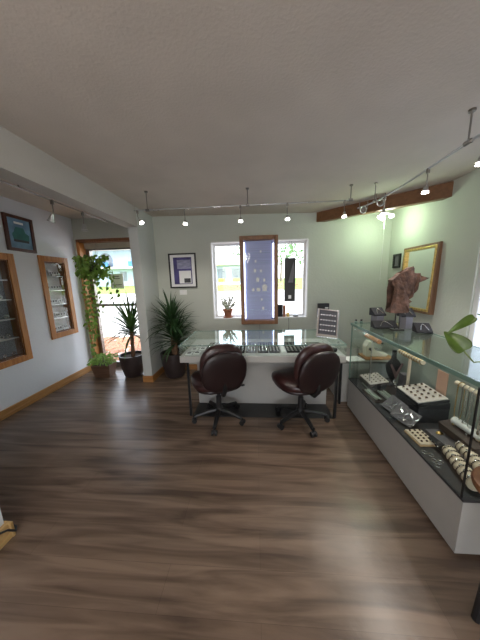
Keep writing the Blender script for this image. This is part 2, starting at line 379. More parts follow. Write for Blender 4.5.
MB().tube([(-.11,2.86,0),(-.06,2.78,0),(-.01,2.6,0),(.01,2.3,0),(0,1.9,0),(-.01,1.4,0),(0,.8,0),(0,-1.2,0)], .008, 8).build('rail_bar', M_steel, R2, smooth=True)
for y, x in ((2.62,-.04),(1.60,-.01),(-.6,0)):
    h = CZ(1.25)-RZ+.03
    MB().cyl((x,y,0),(x,y,h),.005,n=8).cyl((x,y,h-.012),(x,y,h),.018,n=12).build('support_rod', M_dsteel, R2, smooth=True)
    MB().cyl((x,y-.02,0),(x,y+.02,0),.014,n=10).build('rail_clamp', M_dsteel, R2, smooth=True)
R3 = thing('track_rail', 'thin steel track rail running along the left alcove ceiling', 'track rail', (-2.08,0,2.35))
MB().tube([(0,3.3,0),(0,2.0,0),(0,.5,0),(0,-1.5,0)], .008, 8).build('rail_bar', M_dsteel, R3, smooth=True)
for y in (2.05,.3):
    h = CZ(-2.08)-2.35
    MB().cyl((0,y,0),(0,y,h),.006,n=8).cyl((0,y,h-.01),(0,y,h),.02,n=12).build('support_rod', M_dsteel, R3, smooth=True)
def head(loc, lean, label, aim, lit=True, E=8., drop=.10, grp=None):
    T = thing('track_spotlight', label, 'spotlight', loc, 0, grp)
    if not lit: T.scale=(1.45,)*3
    d = Vector((math.sin(lean[0]), math.sin(lean[1]), -1)).normalized()
    p0 = Vector((0,0,-.0)); p1 = Vector((0,0,-drop*.55)); p2 = p1 + d*drop*.3
    MB().cyl((0,0,.012),(0,0,-.02),.012,n=10).build('mount', M_dsteel, T, smooth=True)
    MB().tube([(0,0,-.02),p1,p2], .0045, 8).build('stem', M_dsteel, T, smooth=True)
    q = d.to_track_quat('Z','Y').to_matrix()
    MB().lathe([(.010,0),(.014,.012),(.020,.04),(.027,.055),(.025,.055),(.018,.04)], p2, 16, q).build('lamp_shade', M_steel, T, smooth=True)
    MB().lathe([(.001,.040),(.022,.042),(.024,.054),(.012,.058),(.001,.059)], p2, 16, q).build('bulb', M_bulb if lit else M_white, T, smooth=True)
    if lit:
        l = bpy.data.lights.new('spot_lamp', 'SPOT'); l.energy = E; l.spot_size = math.radians(95); l.spot_blend = .7; l.shadow_soft_size = .03; l.color = (1,.93,.84)
        o = bpy.data.objects.new('spot_lamp', l); col.objects.link(o); o.parent = T; o.location = p2 + d*.075
        o.rotation_euler = (Vector(aim)-Vector(loc)-p2).to_track_quat('-Z','Y').to_euler()
    return T
for x, lx, lb, aim in ((-1.32,.7,'leftmost lit spotlight on the crosswise rail, nearest the wall stub',(-1.2,3.4,.8)),(-.78,.05,'lit spotlight on the crosswise rail above the framed purple picture',(-.9,3.2,1.2)),(-.16,0,'lit spotlight on the crosswise rail left of the lit window cabinet',(-.2,2.9,.8)),(.345,.02,'lit spotlight on the crosswise rail right of the lit window cabinet',(.4,2.8,.8)),(.94,.0,'lit spotlight at the right end of the crosswise rail, before the timber beam',(.72,2.0,0))):
    head((x,2.65,RZ-.01), (lx,-.15), lb, aim, drop=.125 if x > -1.3 else .10)
for y, lb, aim in ((2.50,'lit spotlight on the lengthwise rail just before the beam, farthest from the camera',(1.3,2.4,.9)),(1.93,'lit spotlight hanging on the lengthwise rail before the right end of the beam',(1.25,1.9,.5)),(1.50,'lit spotlight on the lengthwise rail at the right edge of the picture',(1.25,1.4,.4))):
    head((1.27,y,RZ-.04), (0,.12), lb, aim, drop=.115, E=20)
head((-2.08,2.38,2.34), (-.5,.1), 'unlit steel spotlight on the alcove rail above the two display windows', (-2.9,2.5,1.4), False)
head((-2.08,2.80,2.34), (-.1,.1), 'unlit steel spotlight on the alcove rail nearest the glazed door', (-2.9,3,1.4), False)
# disc transformers
for k,(x,y) in enumerate(((1.20,2.80),(1.26,2.56))):
    T = thing('rail_connector', ['round glass-faced rail connector at the far end of the lengthwise rail','round glass-faced rail connector beside the farthest lengthwise spotlight'][k], 'connector', (x,y,2.26), 0)
    MB().cyl((0,.012,-.035),(0,-.012,-.035),.034,n=20).build('disc', M_clear, T, smooth=True)
    MB().torus((0,0,-.035), .034, .005, (0,1,0)).build('rim', M_steel, T, smooth=True)
    for q in (-1,1): MB().tube([(q*.04,0,-.03),(q*.045,0,.03),(q*.04,0,.05)], .004).build('bracket', M_dsteel, T, smooth=True)
# corner pendant
T = thing('corner_pendant_lamp', 'three-bulb lamp with a pull cord in the right corner behind the beam', 'lamp', (1.64,3.2,2.24))
MB().cyl((0,0,.04),(0,0,CZ(1.64)-2.24),.006,n=8).lathe([(.02,.02),(.025,.03),(.02,.05)],n=14).cyl((0,0,CZ(1.64)-2.26),(0,0,CZ(1.64)-2.24),.05,n=18).build('lamp_body', M_white, T, smooth=True)
for a in (200, 320, 80):
    a = math.radians(a); d = Vector((math.cos(a)*.075, math.sin(a)*.075, 0))
    MB().tube([(0,0,.03),d*.6+Vector((0,0,.03)),d], .008).build('arm', M_white, T, smooth=True)
    MB().ell(d+Vector((0,0,-.012)), (.03,.03,.022), 14, 8).build('bulb', M_bulb, T, smooth=True)
MB().tube([(.0,0,.02),(.004,0,-.4),(0,0,-.80)], .0018, 6).build('pull_cord', M_paper, T)
l = bpy.data.lights.new('pendant_lamp', 'POINT'); l.energy = 9; l.color = (.72,1,.66); l.shadow_soft_size = .05
o = bpy.data.objects.new('pendant_light', l); col.objects.link(o); o.location = (0,0,-.09); o.parent = T

# ------------------------------------------------------------------ left wall
def picture(name, label, cat, loc, w, h, fm, fw, paint, rot, d=.025):
    "frame in local XZ plane facing -Y"
    T = thing(name, label, cat, loc); T.rotation_euler = rot
    mb = MB()
    for a,b,c,e in ((-w/2,-w/2+fw,0,h),(w/2-fw,w/2,0,h),(-w/2+fw,w/2-fw,0,fw),(-w/2+fw,w/2-fw,h-fw,h)): mb.box(a,b,-d,0,c,e)
    mb.build('picture_frame', fm, T, bevel=.003)
    paint(T, -w/2+fw, w/2-fw, fw, h-fw)
    return T
def p_car(T, a, b, c, d):
    MB().box(a,b,-.012,-.008,c,d).build('print', M_bluep, T)
    w = b-a; h = d-c
    MB().prism([(a+.2*w,c+.3*h),(b-.12*w,c+.3*h),(b-.1*w,c+.5*h),(b-.25*w,c+.56*h),(b-.32*w,c+.72*h),(a+.35*w,c+.72*h),(a+.25*w,c+.55*h),(a+.16*w,c+.48*h)], lambda p:(p[0],-.014,p[1]), lambda p:(p[0],-.012,p[1])).build('printed_car', M_teal, T)
    MB().box(a+.2*w,b-.14*w,-.0145,-.012,c+.22*h,c+.3*h).build('printed_bumper', M_ink, T)
    MB().box(a+.3*w,b-.3*w,-.0145,-.012,d-.17*h,d-.10*h).build('printed_caption', M_paper, T)
LR = (0,0,PI/2)   # facing +X
picture('framed_picture', 'dark wood framed blue print of a small teal car on left wall', 'picture', (XL+.002,2.765,1.915), .35, .42, M_mahog, .035, p_car, (0,.02,PI/2), .03)
def p_purple(T, a, b, c, d):
    w = b-a; h = d-c
    MB().box(a,b,-.010,-.006,c,d).build('mat_board', M_paper, T)
    MB().box(a+.13*w,b-.13*w,-.013,-.010,c+.08*h,d-.08*h).build('print', M_purple, T)
    MB().box(a+.28*w,b-.16*w,-.0145,-.013,c+.56*h,d-.16*h).build('printed_waves', M_lilac, T)
    MB().box(a+.34*w,b-.17*w,-.0145,-.013,c+.1*h,c+.5*h).build('printed_light_panel', M_paper, T)
    MB().box(a+.54*w,b-.2*w,-.016,-.0145,c+.12*h,c+.26*h).build('printed_dark_panel', M_ink, T)
picture('framed_picture', 'thin black framed purple and white poster left of the back window', 'picture', (-1.16,YB-.002,1.39), .44, .54, M_black, .022, p_purple, (0,0,0))
def p_dark(T, a, b, c, d):
    MB().box(a,b,-.01,-.006,c,d).build('print', M_greyv, T)
picture('framed_picture', 'small black framed picture on right wall behind the gilt mirror', 'picture', (XR-.002,3.43,1.60), .16, .19, M_black, .03, p_dark, (0,0,-PI/2))
# light switch
T = thing('light_switch', 'white double switch plate under the purple poster', 'switch', (-1.18,YB,1.28))
MB().box(-.06,.06,-.008,0,0,.075).build('switch_plate', M_white, T, bevel=.003)
for x in (-.03,0,.03): MB().box(x-.006,x+.006,-.014,-.008,.022,.052).build('rocker', M_paper, T)
# display niches
pend = None
def niche(y0,y1,z0,z1,nsh,label,backm):
    T = thing('wall_display_case', label, 'display case', (XL,(y0+y1)/2,z0)); c=(y0+y1)/2; w=(y1-y0)/2; h=z1-z0; fw=.075
    mb = MB()
    mb.box(0,.022,-w-fw,-w,-fw,h+fw).box(0,.022,w,w+fw,-fw,h+fw).box(0,.0215,-w,w,-fw,0).box(0,.0215,-w,w,h,h+fw).build('case_frame', M_oakz, T, bevel=.004)
    mb = MB().box(-.09,0,-w,-w+.012,0,h).box(-.09,0,w-.012,w,0,h).box(-.09,0,-w,w,0,.012).box(-.09,0,-w,w,h-.012,h); mb.build('case_lining', M_walnut, T)
    MB().box(-.11,-.09,-w,w,0,h).build('back_panel', backm, T)
    for k in range(nsh):
        z = h*(k+1)/(nsh+1); MB().box(-.088,-.02,-w+.012,w-.012,z-.006,z+.006).build('shelf', M_steel, T)
    MB().box(-.014,-.010,-w+.012,w-.012,.012,h-.012).build('pane', M_glass, T)
    return T
niche(1.62,2.56,.64,1.80,4,'large oak framed wall display case with grey backing, cropped by left edge',M_greypeb)
niche(3.03,3.36,.80,1.82,4,'narrow oak framed wall display case with white cards, near the door', M_paper)
# small silver pieces on the shelves
T = thing('silver_pendant','small silver pendant on a shelf of the large wall display case','pendant',(XL-.09,1.72,.68),0,'silver pendants in the large wall case'); pend=T
MB().torus((0,0,.028),.020,.005,(1,0,0),12,6).build('ring', M_silver, T, smooth=True)
MB().ell((0,0,.011),(.008,.016,.011),8,6).build('stone', M_silver, T, smooth=True)
rn = random.Random(3)
for k in range(5):
    for j in range(8):
        if k==0 and j==0: pend.location=(XL-.06,1.75,.652); continue
        dup(pend,(XL-.045-rn.uniform(0,.03),1.72+j*.108+rn.uniform(-.02,.02),.64+(.012 if k==0 else 1.16*k/5+.006)),(0,0,rn.uniform(-.4,.4)))
# white cards / trinkets in narrow case
T = thing('jewelry_card','white jewellery card with small dark earrings in the narrow wall case','card',(XL-.06,3.09,.812),0,'jewellery cards in the narrow wall case'); card=T
MB().obox((0,0,.04),(.006,.09,.08),(0,-.25,0)).build('card_board', M_paper, T)
for q in (-.02,.02): MB().ell((.008,q,.045),(.004,.008,.014),8,6).build('earring', M_ink, T, smooth=True)
for k in range(5):
    for j in range(3):
        if k==0 and j==0: continue
        dup(card,(XL-.05-rn.uniform(0,.02),3.08+j*.1,.80+(.012 if k==0 else 1.02*k/5+.006)),(0,0,rn.uniform(-.3,.3)))
for k,(y,z) in enumerate(((3.14,.80+1.02*4/5+.006),)):
    T = thing('white_ring_box','open white ring box on the top shelf of the narrow wall case','box',(XL-.04,y+.05,z)); MB().box(-.02,.02,-.03,.03,0,.03).build('box_base',M_white,T,bevel=.003); MB().obox((-.02,0,.045),(.006,.06,.045),(0,-.2,0)).build('lid',M_white,T,bevel=.002)

# ------------------------------------------------------------------ plants
def blade(mb, p, a, el, L, w, droop, n=6):
    d = Vector((math.cos(a),math.sin(a),0)); side = Vector((-math.sin(a),math.cos(a),0)); prev=None; pos=Vector(p); e=el
    for i in range(n+1):
        t=i/n; ww = w*(.55+1.2*t)*(1-t)**.6 if t<.5 else w*1.15*(1-t)**.8
        up = Vector((-math.cos(a)*math.sin(e),-math.sin(a)*math.sin(e),math.cos(e)))
        k=[mb.v(pos-side*ww+up*ww*.35), mb.v(pos), mb.v(pos+side*ww+up*ww*.35)]
        if prev: mb.face([prev[0],prev[1],k[1],k[0]]); mb.face([prev[1],prev[2],k[2],k[1]])
        prev=k; pos = pos + (d*math.cos(e)+Vector((0,0,math.sin(e))))*L/n; e -= droop/n*(.5+t)
def yucca(loc, label, pr, ph, hd, LL, nl, lm, seed, canes):
    rn = random.Random(seed); T = thing('potted_yucca', label, 'potted plant', loc)
    MB().lathe([(pr*.62,0),(pr*.72,.02),(pr*.92,ph*.5),(pr,ph*.85),(pr*1.02,ph-.02),(pr*1.02,ph),(pr*.93,ph),(pr*.90,ph-.04)],n=28).build('pot', M_pot, T, smooth=True)
    MB().cyl((0,0,ph-.05),(0,0,ph-.035),pr*.90,n=24).build('soil', M_soil, T)
    for (cx,cy,h) in canes:
        MB().tube([(cx*.5,cy*.5,ph-.05),(cx*.8,cy*.8,ph+(h-ph)*.5),(cx,cy,h)], .032, 10, .85).build('trunk', M_trunk, T, smooth=True)
    mb = MB()
    for (cx,cy,h) in canes:
        for i in range(nl):
            t = i/nl; a = i*2.399+rn.uniform(-.2,.2); el = 1.40-1.35*t**.9+rn.uniform(-.12,.12)
            blade(mb,(cx,cy,h-.14*t), a, el, LL*(.75+.35*rn.random()), .024, .5+.9*t)
    for v in mb.bm.verts:      # leaves press up against the walls
        w=v.co+Vector(loc)
        if loc[0]<-1.8: v.co.x=min(w.x,-1.745)-loc[0]
        if loc[0]>-1.8: v.co.x=max(w.x,-1.57)-loc[0]
        v.co.y=min(w.y,YB-.03)-loc[1]
    mb.build('foliage', lm, T, smooth=True)
yucca((-2.02,3.40,0),'yucca in dark round pot beside the glazed door',.19,.36,.9,.62,80,M_leafg,2,((.04,0,.80),))
yucca((-1.32,3.39,0),'bushy dark yucca in dark pot right of the wall stub, under the poster',.20,.40,1,.50,90,M_leafd,5,((.0,.0,.90),(.07,-.05,.66)))
def leafshape(mb, p, n, t, L, W, cup=.15):
    n=Vector(n).normalized(); t=Vector(t); t=(t-n*t.dot(n)).normalized(); s=n.cross(t)
    out=[(0,.0),(-.06,.30),(.10,.48),(.38,.46),(.68,.28),(.88,.10),(1,0)]
    mid=[mb.v(Vector(p)+t*L*q[0]+n*(-.06*L*(q[0]-.3)**2*4)) for q in ((0,0),(.05,0),(.15,0),(.38,0),(.68,0),(.88,0),(1,0))]
    for sg in (1,-1):
        e=[mb.v(Vector(p)+t*L*q[0]+s*sg*W*q[1]+n*(cup*W*q[1]*2-.06*L*(q[0]-.3)**2*4)) for q in out[1:-1]]
        e=[mid[0]]+e+[mid[-1]]
        for i in range(6):
            f=[mid[i],mid[i+1],e[i+1],e[i]]; f2=[]
            for q in f:
                if q not in f2: f2.append(q)
            if len(f2)>2: mb.face(f2)
T = thing('hanging_pothos','green pothos with trailing vines hanging at left side of the glazed door','plant',(-2.55,3.50,1.82))
MB().lathe([(.06,-.14),(.085,-.05),(.09,0),(.08,0)],n=18).build('pot', M_pot, T, smooth=True)
MB().tube([(0,0,-.02),(0,.10,.15),(0,.14,.34)],.003).tube([(.08,0,-.02),(.02,.12,.2),(0,.14,.34)],.002).build('hanger', M_dsteel, T)
rn=random.Random(11); mv=MB(); ml=MB()
for i in range(330):
    a=rn.uniform(0,2*PI); q=rn.random()**.5; x=.25*q*math.cos(a)+.02; y=-.03+.12*q*math.sin(a); z=rn.uniform(-.26,.14)*(1-.25*q)
    leafshape(ml,(x,y,z),(rn.uniform(-.6,.6),-.7,rn.uniform(.1,1)),(x*2,rn.uniform(-.4,.1),-1+rn.uniform(-.2,.6)),rn.uniform(.045,.085),rn.uniform(.038,.065))
for x0,x1,zb in ((-.10,-.16,-1.45),(-.05,-.13,-1.65),(.0,-.08,-1.3),(-.15,-.19,-1.1),(.05,.0,-.95),(.12,.10,-.75),(.22,.30,-.62),(-.12,-.11,-1.6),(.02,-.03,-1.15),(.27,.42,-.5)):
    pts=[]; n=int(-zb/.07)
    for i in range(n+1):
        t=i/n; pts.append(Vector((x0+(x1-x0)*t+.012*math.sin(i*1.7+x0*40),-.05+.03*math.sin(i+zb),zb*t)))
        if i: leafshape(ml,pts[-1],(rn.uniform(-.7,.7),-1,rn.uniform(0,.7)),(rn.choice((-1,1))*rn.uniform(.3,1),0,-1),rn.uniform(.045,.085),rn.uniform(.035,.06))
    mv.tube(pts,.0025,5)
mv.build('vine', M_stem, T); ml.build('foliage', M_pothos, T, smooth=True)
T = thing('wooden_planter','small wooden planter box with green leafy herb on floor by the door','planter',(-2.50,3.38,0),.08); T.scale=(.78,.9,.95)
MB().hexa([(-.15,-.10,0),(.15,-.10,0),(.15,.10,0),(-.15,.10,0),(-.19,-.13,.22),(.19,-.13,.22),(.19,.13,.22),(-.19,.13,.22)]).build('planter_box', wood('rough_wood',(.10,.05,.03),(.20,.11,.07),'X'), T, bevel=.004)
MB().box(-.165,.165,-.11,.11,.21,.226).build('soil', M_soil, T)
ml=MB()
for i in range(170):
    x=rn.uniform(-.2,.2); y=rn.uniform(-.13,.13); leafshape(ml,(x,y,.23+rn.uniform(0,.17)*(1-abs(x)*2)),(rn.uniform(-.5,.5),-.5,1),(x*3,y*3-.2,rn.uniform(-.2,.9)),rn.uniform(.05,.09),rn.uniform(.03,.05))
ml.build('foliage', M_pothos, T, smooth=True)
# paper sign on door glass
T = thing('paper_sign','white paper notice with two groups of dark lines on the door glass','sign',(-2.37,YB+.145,1.40))
MB().box(-.115,.115,-.003,.006,0,.25).build('sheet', M_paper, T)
for z,w in ((.20,.05),(.165,.06),(.06,.085)):
    mb=MB(); x=-w
    while x<w:
        q=rn.uniform(.008,.022); mb.box(x,min(x+q,w),-.0045,-.003,z,z+.014); x+=q+.006
    mb.build('printed_line', M_ink, T)

# ------------------------------------------------------------------ back window things
T = thing('lit_display_cabinet','tall wood framed lit cabinet with lilac backing hung across the middle window','display cabinet',(.045,YB-.012,.80))
w=.285; h=1.33
MB().box(-w,-w+.055,-.12,0,0,h).box(w-.055,w,-.12,0,0,h).box(-w+.055,w-.055,-.12,0,0,.06).box(-w+.055,w-.055,-.12,0,h-.06,h).build('cabinet_frame', M_walnut, T, bevel=.004)
MB().box(-w+.05,w-.05,-.014,-.002,.05,h-.05).build('back_panel', M_blueback, T)
for s in (-1,1): MB().box(s*(w-.064)-.005,s*(w-.064)+.005,-.03,-.015,.08,h-.08).build('led_strip', M_led, T)
MB().box(-w+.056,w-.056,-.095,-.090,.061,h-.061).build('pane', glassy('low_gloss_glass',gloss=.004), T)
for z in (.10,h-.10): MB().box(w-.10,w-.045,-.127,-.12,z-.012,z+.004).build('hinge', M_black, T)
MB().cyl((-w+.03,-.12,.66),(-w+.03,-.14,.66),.012,n=12).build('knob', M_black, T)
for k in range(7):
    z=.22+k*.145; MB().box(-w+.06,w-.06,-.075,-.015,z-.002,z+.002).build('shelf', M_caseg, T)
T0=None
for (x,z,s) in ((-.06,.80,.9),(.03,.80,.7),(-.02,.655,1.2),(.08,.655,.9),(-.09,.51,.9),(.0,.51,.9),(.085,.51,1.9),(-.02,.51,1.0),(.04,.365,.6),(.06,.22,.8),(-.05,.945,.7),(.03,1.09,.6)):
    if not T0:
        T0=thing('white_necklace_stand','small white jewellery stand on glass shelf inside lit window cabinet','jewellery stand',(0,0,0),0,'white stands in the lit window cabinet')
        MB().box(-.018,.018,-.012,.012,0,.005).build('stand_base', M_paper, T0); MB().prism([(-.016,.005),(.016,.005),(.022,.04),(.008,.055),(-.008,.055),(-.022,.04)], lambda p:(p[0],-.004,p[1]), lambda p:(p[0],.006,p[1])).build('stand_bust', M_paper, T0); t=T0
    else: t=dup(T0)
    t.location=(.045+x,YB-.055,.802+z); t.scale=(s,s,s)
T = thing('hanging_banner','black hanging banner with small white mark in right part of window','banner',(.535,YB+.08,1.13))
MB().box(-.085,.085,-.012,.012,0,.68).build('banner_panel', M_black, T, bevel=.003)
for s in (-1,1): MB().cyl((s*.06,0,.68),(s*.012,0,WZ1-1.13-.004),.0025,n=6).build('cord', M_dsteel, T)
MB().box(-.022,.022,-.014,-.012,.045,.10).build('printed_mark', M_paper, T)
MB().prism([(-.03,.3),(.05,.3),(.07,.5),(.055,.62),(.02,.5)], lambda p:(p[0],-.0135,p[1]), lambda p:(p[0],-.012,p[1])).build('printed_figure', M_greyv, T)
T = thing('potted_jade','silvery succulent in small terracotta pot on the window sill','potted plant',(-.47,YB+.055,WZ0+.008))
MB().lathe([(.075,0),(.08,.012),(.075,.015),(.055,.016),(.07,.10),(.085,.115),(.085,.14),(.075,.14),(.07,.12)],n=20).build('pot', M_terra, T, smooth=True)
MB().cyl((0,0,.11),(0,0,.125),.07,n=16).build('soil', M_soil, T)
mb=MB()
for i in range(26):
    a=rn.uniform(0,2*PI); e=rn.uniform(.5,1.4); L=rn.uniform(.13,.25); d=Vector((math.cos(a)*math.cos(e),.28*math.sin(a)*math.cos(e),math.sin(e)))
    mb.tube([Vector((0,0,.12)),Vector((0,0,.12))+d*L],.004,5)
    for j in range(5):
        p=Vector((0,0,.12))+d*L*(.35+.16*j); mb.ell(p+Vector((rn.uniform(-.012,.012),0,.006)),(.014,.007,.01),6,4)
mb.build('foliage', M_jade, T, smooth=True)
tag(MB().box(.34,.42,YB+.02,YB+.10,WZ0+.008,1.08).build('dark_box', M_velvet, bevel=.004),'black upright box on the sill beside the lit cabinet','box')
tag(MB().box(.43,.465,YB+.02,YB+.10,WZ0+.008,1.07).build('brown_book', M_terra, bevel=.003),'brown book standing on the sill beside the black box','book')
tag(MB().box(.48,.53,YB+.03,YB+.09,WZ0+.008,.95).build('yellow_box', M_gold, bevel=.003),'small yellow box on the window sill under the banner','box')
tag(MB().lathe([(.04,0),(.045,.012),(.045,.018),(.03,.02)],(.63,YB+.06,WZ0+.008),16).build('dark_dish', M_black, smooth=True),'flat dark dish at the right end of the window sill','dish')
T = thing('wall_outlet','small dark plug on wall below the window, right of cabinet','outlet',(.51,YB,.64)); MB().box(-.03,.03,-.03,0,0,.03).build('plug', M_black, T); MB().tube([(0,-.015,.03),(.005,-.012,.12),(0,-.01,.236)],.003).build('cord', M_black, T)
tag(MB().tube([(.045,YB-.01,.80),(.05,YB-.008,.7),(.04,YB-.006,.5),(.05,YB-.006,.3)],.003).build('power_cord', M_dsteel),'thin cord hanging from the bottom of the lit cabinet','cord')
T = thing('wall_control_box','black control box on the back wall right of the window','control box',(1.04,YB,.85))
MB().box(-.085,.085,-.05,0,.12,.25).build('upper_unit', M_black, T, bevel=.004); MB().box(-.085,.085,-.04,0,0,.12).build('lower_unit', M_greyv, T, bevel=.004); MB().box(.02,.07,-.052,-.05,.17,.19).build('display', M_paper, T)

# ------------------------------------------------------------------ display desk
DT = thing('display_desk','long white display desk with glass top on dark metal legs','desk',(0,0,0))
x0,x1,yf,yb = -.80,.87,2.20,2.88; zr0,zr1,zt=.665,.745,.85
MB().box(x0,x1,yf,yb,zr0,zr1-.012).build('desk_rim', M_whitelam, DT, bevel=.003)
MB().box(x0+.02,x1-.02,yf+.02,yb-.02,zr1-.012,zr1-.006).build('display_deck', mat('pale_deck',(.50,.50,.50),.7), DT)
MB().box(x0,x1,yf,yb,zt-.006,zt).build('glass_top', M_caseg, DT)
mb=MB().box(x0,x1,yf+.002,yf+.006,zr1-.01,zt-.006).box(x0,x1,yb-.006,yb-.002,zr1-.01,zt-.006).box(x0+.001,x0+.005,yf+.006,yb-.006,zr1-.01,zt-.006).box(x1-.005,x1-.001,yf+.006,yb-.006,zr1-.01,zt-.006); mb.build('glass_side', M_caseg, DT)
mb=MB().box(x0,x1,yb-.001,yb+.004,zt-.007,zt+.001).box(x0-.002,x0+.002,yf,yb,zt-.007,zt+.001).box(x1-.002,x1+.002,yf,yb,zt-.007,zt+.001).box(x0,x1,yf-.002,yf+.002,zt-.007,zt+.001); mb.build('glass_edge', M_caseedge, DT)
for x in (x0+.045,x1-.045):
    for y in (2.31,2.84): MB().box(x-.012,x+.012,y-.012,y+.012,0,zr0).build('leg', M_blackm, DT)
MB().box(x0+.075,x1-.06,2.57,2.84,.004,zr0).build('front_panel', M_whitelam, DT, bevel=.002)
MB().box(x0+.07,x1-.06,2.29,2.84,0,.003).build('base_board', M_black, DT)
# trays in desk
def tray(loc, w, d, label, m, rows, cols, jm, grp, rz=0, tilt=0, name='jewelry_tray'):
    T = thing(name, label, 'jewellery tray', loc, rz, grp)
    a=MB().box(-w/2,w/2,-d/2,d/2,0,.008).box(-w/2,-w/2+.006,-d/2,d/2,.008,.02).box(w/2-.006,w/2,-d/2,d/2,.008,.02).box(-w/2+.006,w/2-.006,-d/2,-d/2+.006,.008,.02).box(-w/2+.006,w/2-.006,d/2-.006,d/2,.008,.02)
    a.build('tray_base', m, T, bevel=.001)
    mb=MB()
    for i in range(cols):
        for j in range(rows):
            x=-w/2+w*(i+.5)/cols; y=-d/2+d*(j+.5)/rows
            mb.ell((x,y,.013),(w/cols*.28,d/rows*.26,.006),8,4)
    mb.build('ring_slots', jm, T, smooth=True)
    return T
dz=zr1-.006
k=0
for (x,w,m,jm,lb) in ((-.46,.20,M_velvet,M_silver,'black tray of silver pieces inside the desk behind left chair'),
                   (-.22,.17,M_velvet,M_silver,'black tray inside the desk right behind the left chair back'),
                   (-.06,.11,M_greyv,M_silver,'narrow grey tray inside the desk right of left chair'),
                   (.06,.11,M_velvet,M_silver,'narrow black tray in the desk middle, left of its twin'),
                   (.18,.11,M_velvet,M_dsteel,'narrow black tray in the desk middle, beside the white pad'),
                   (.41,.20,M_velvet,M_dsteel,'black tray inside the desk left of the right chair back'),
                   (.63,.18,M_velvet,M_silver,'black tray inside the desk behind the right chair')):
    tray((x,2.46,dz), w, .34, lb, m, 6, max(2,int(w/.035)), jm, 'jewellery trays inside the desk')
tag(MB().box(.25,.295,2.3,2.62,dz,dz+.012).build('white_pad', M_paper, bevel=.002),'narrow white pad between trays inside the desk','pad')
for q,(x,y) in enumerate(((-.72,2.28),(-.64,2.30),(-.70,2.42),(-.61,2.44),(-.68,2.56))):
    T=thing('earring_card','small white card with dark earrings at left end of the desk display','card',(x,y,dz),0,'earring cards inside the desk')
    MB().box(-.032,.032,-.045,.045,0,.006).build('card_board', M_paper, T); MB().torus((0,0,.008),.018,.003).build('earring', M_ink, T, smooth=True)
tag(MB().lathe([(.035,0),(.04,.02),(.038,.03),(.03,.03)],(.79,2.34,dz),16).build('small_jar', M_black, smooth=True),'small dark jar inside the right end of the desk','jar')
T = thing('earring_board','tilted silver framed board with rows of earrings standing on the desk','earring board',(.72,2.36,zt),-.10); T.rotation_euler=(0,.12,-.10); T.location.z+=.012
Q=Euler((-.42,0,0)).to_matrix()
def tl(mb,c,s): return mb.obox(Q@Vector(c)+Vector((0,0,.02)),s,(-.42,0,0))
tl(MB(),(0,0,.15),(.215,.012,.31)).build('board_frame', M_silver, T, bevel=.003)
tl(MB(),(0,-.008,.16),(.18,.006,.26)).build('board_panel', M_ink, T)
for r_ in range(4): 
    mb=MB()
    for j in range(6): c=Q@Vector((-.07+j*.028,-.014,.07+r_*.055))+Vector((0,0,.02)); mb.ell(c,(.007,.003,.010),8,6)
    mb.build('earring_row', M_silver, T, smooth=True)
tl(MB(),(0,-.02,.005),(.20,.05,.012)).build('board_ledge', M_silver, T)
MB().tube([Q@Vector((0,.01,.26))+Vector((0,0,.02)),(0,.20,.003)],.005).build('prop', M_dsteel, T)

# ------------------------------------------------------------------ side counter
T = thing('side_counter','dark edged grey side counter between the desk and the glass showcase','counter',(0,0,0))
MB().box(.95,1.62,2.57,3.10,.515,.54).build('worktop', mat('dark_worktop',(.16,.15,.14),.5), T, bevel=.003)
MB().box(.98,1.60,2.64,3.08,.0,.515).build('body', M_whitelam, T)
MB().box(.96,.985,2.585,2.61,0,.515).build('leg', M_blackm, T)
tag(MB().obox((1.13,2.66,.5425),(.20,.16,.003),(0,0,.2)).build('paper_sheet', M_paper),'white paper sheet lying on the side counter','paper')
T = thing('cream_scale','cream jeweller machine with sloping arm on a wooden board on side counter','machine',(1.40,2.71,.54),.0)
MB().box(-.15,.17,-.10,.10,0,.022).build('wooden_board', M_oakx, T, bevel=.003)
MB().prism([(-.12,.022),(.10,.022),(.13,.05),(.04,.07),(-.03,.11),(-.05,.20),(-.10,.21),(-.13,.14)], lambda p:(p[0],-.05,p[1]), lambda p:(p[0],.05,p[1])).build('machine_body', M_creamp, T, bevel=.008)
MB().cyl((-.085,-.052,.12),(-.085,-.062,.12),.018,n=14).build('dial', M_black, T)
MB().tube([(-.07,0,.19),(.0,0,.20),(.08,0,.17)],.012,8).build('arm', M_blackm, T, smooth=True)

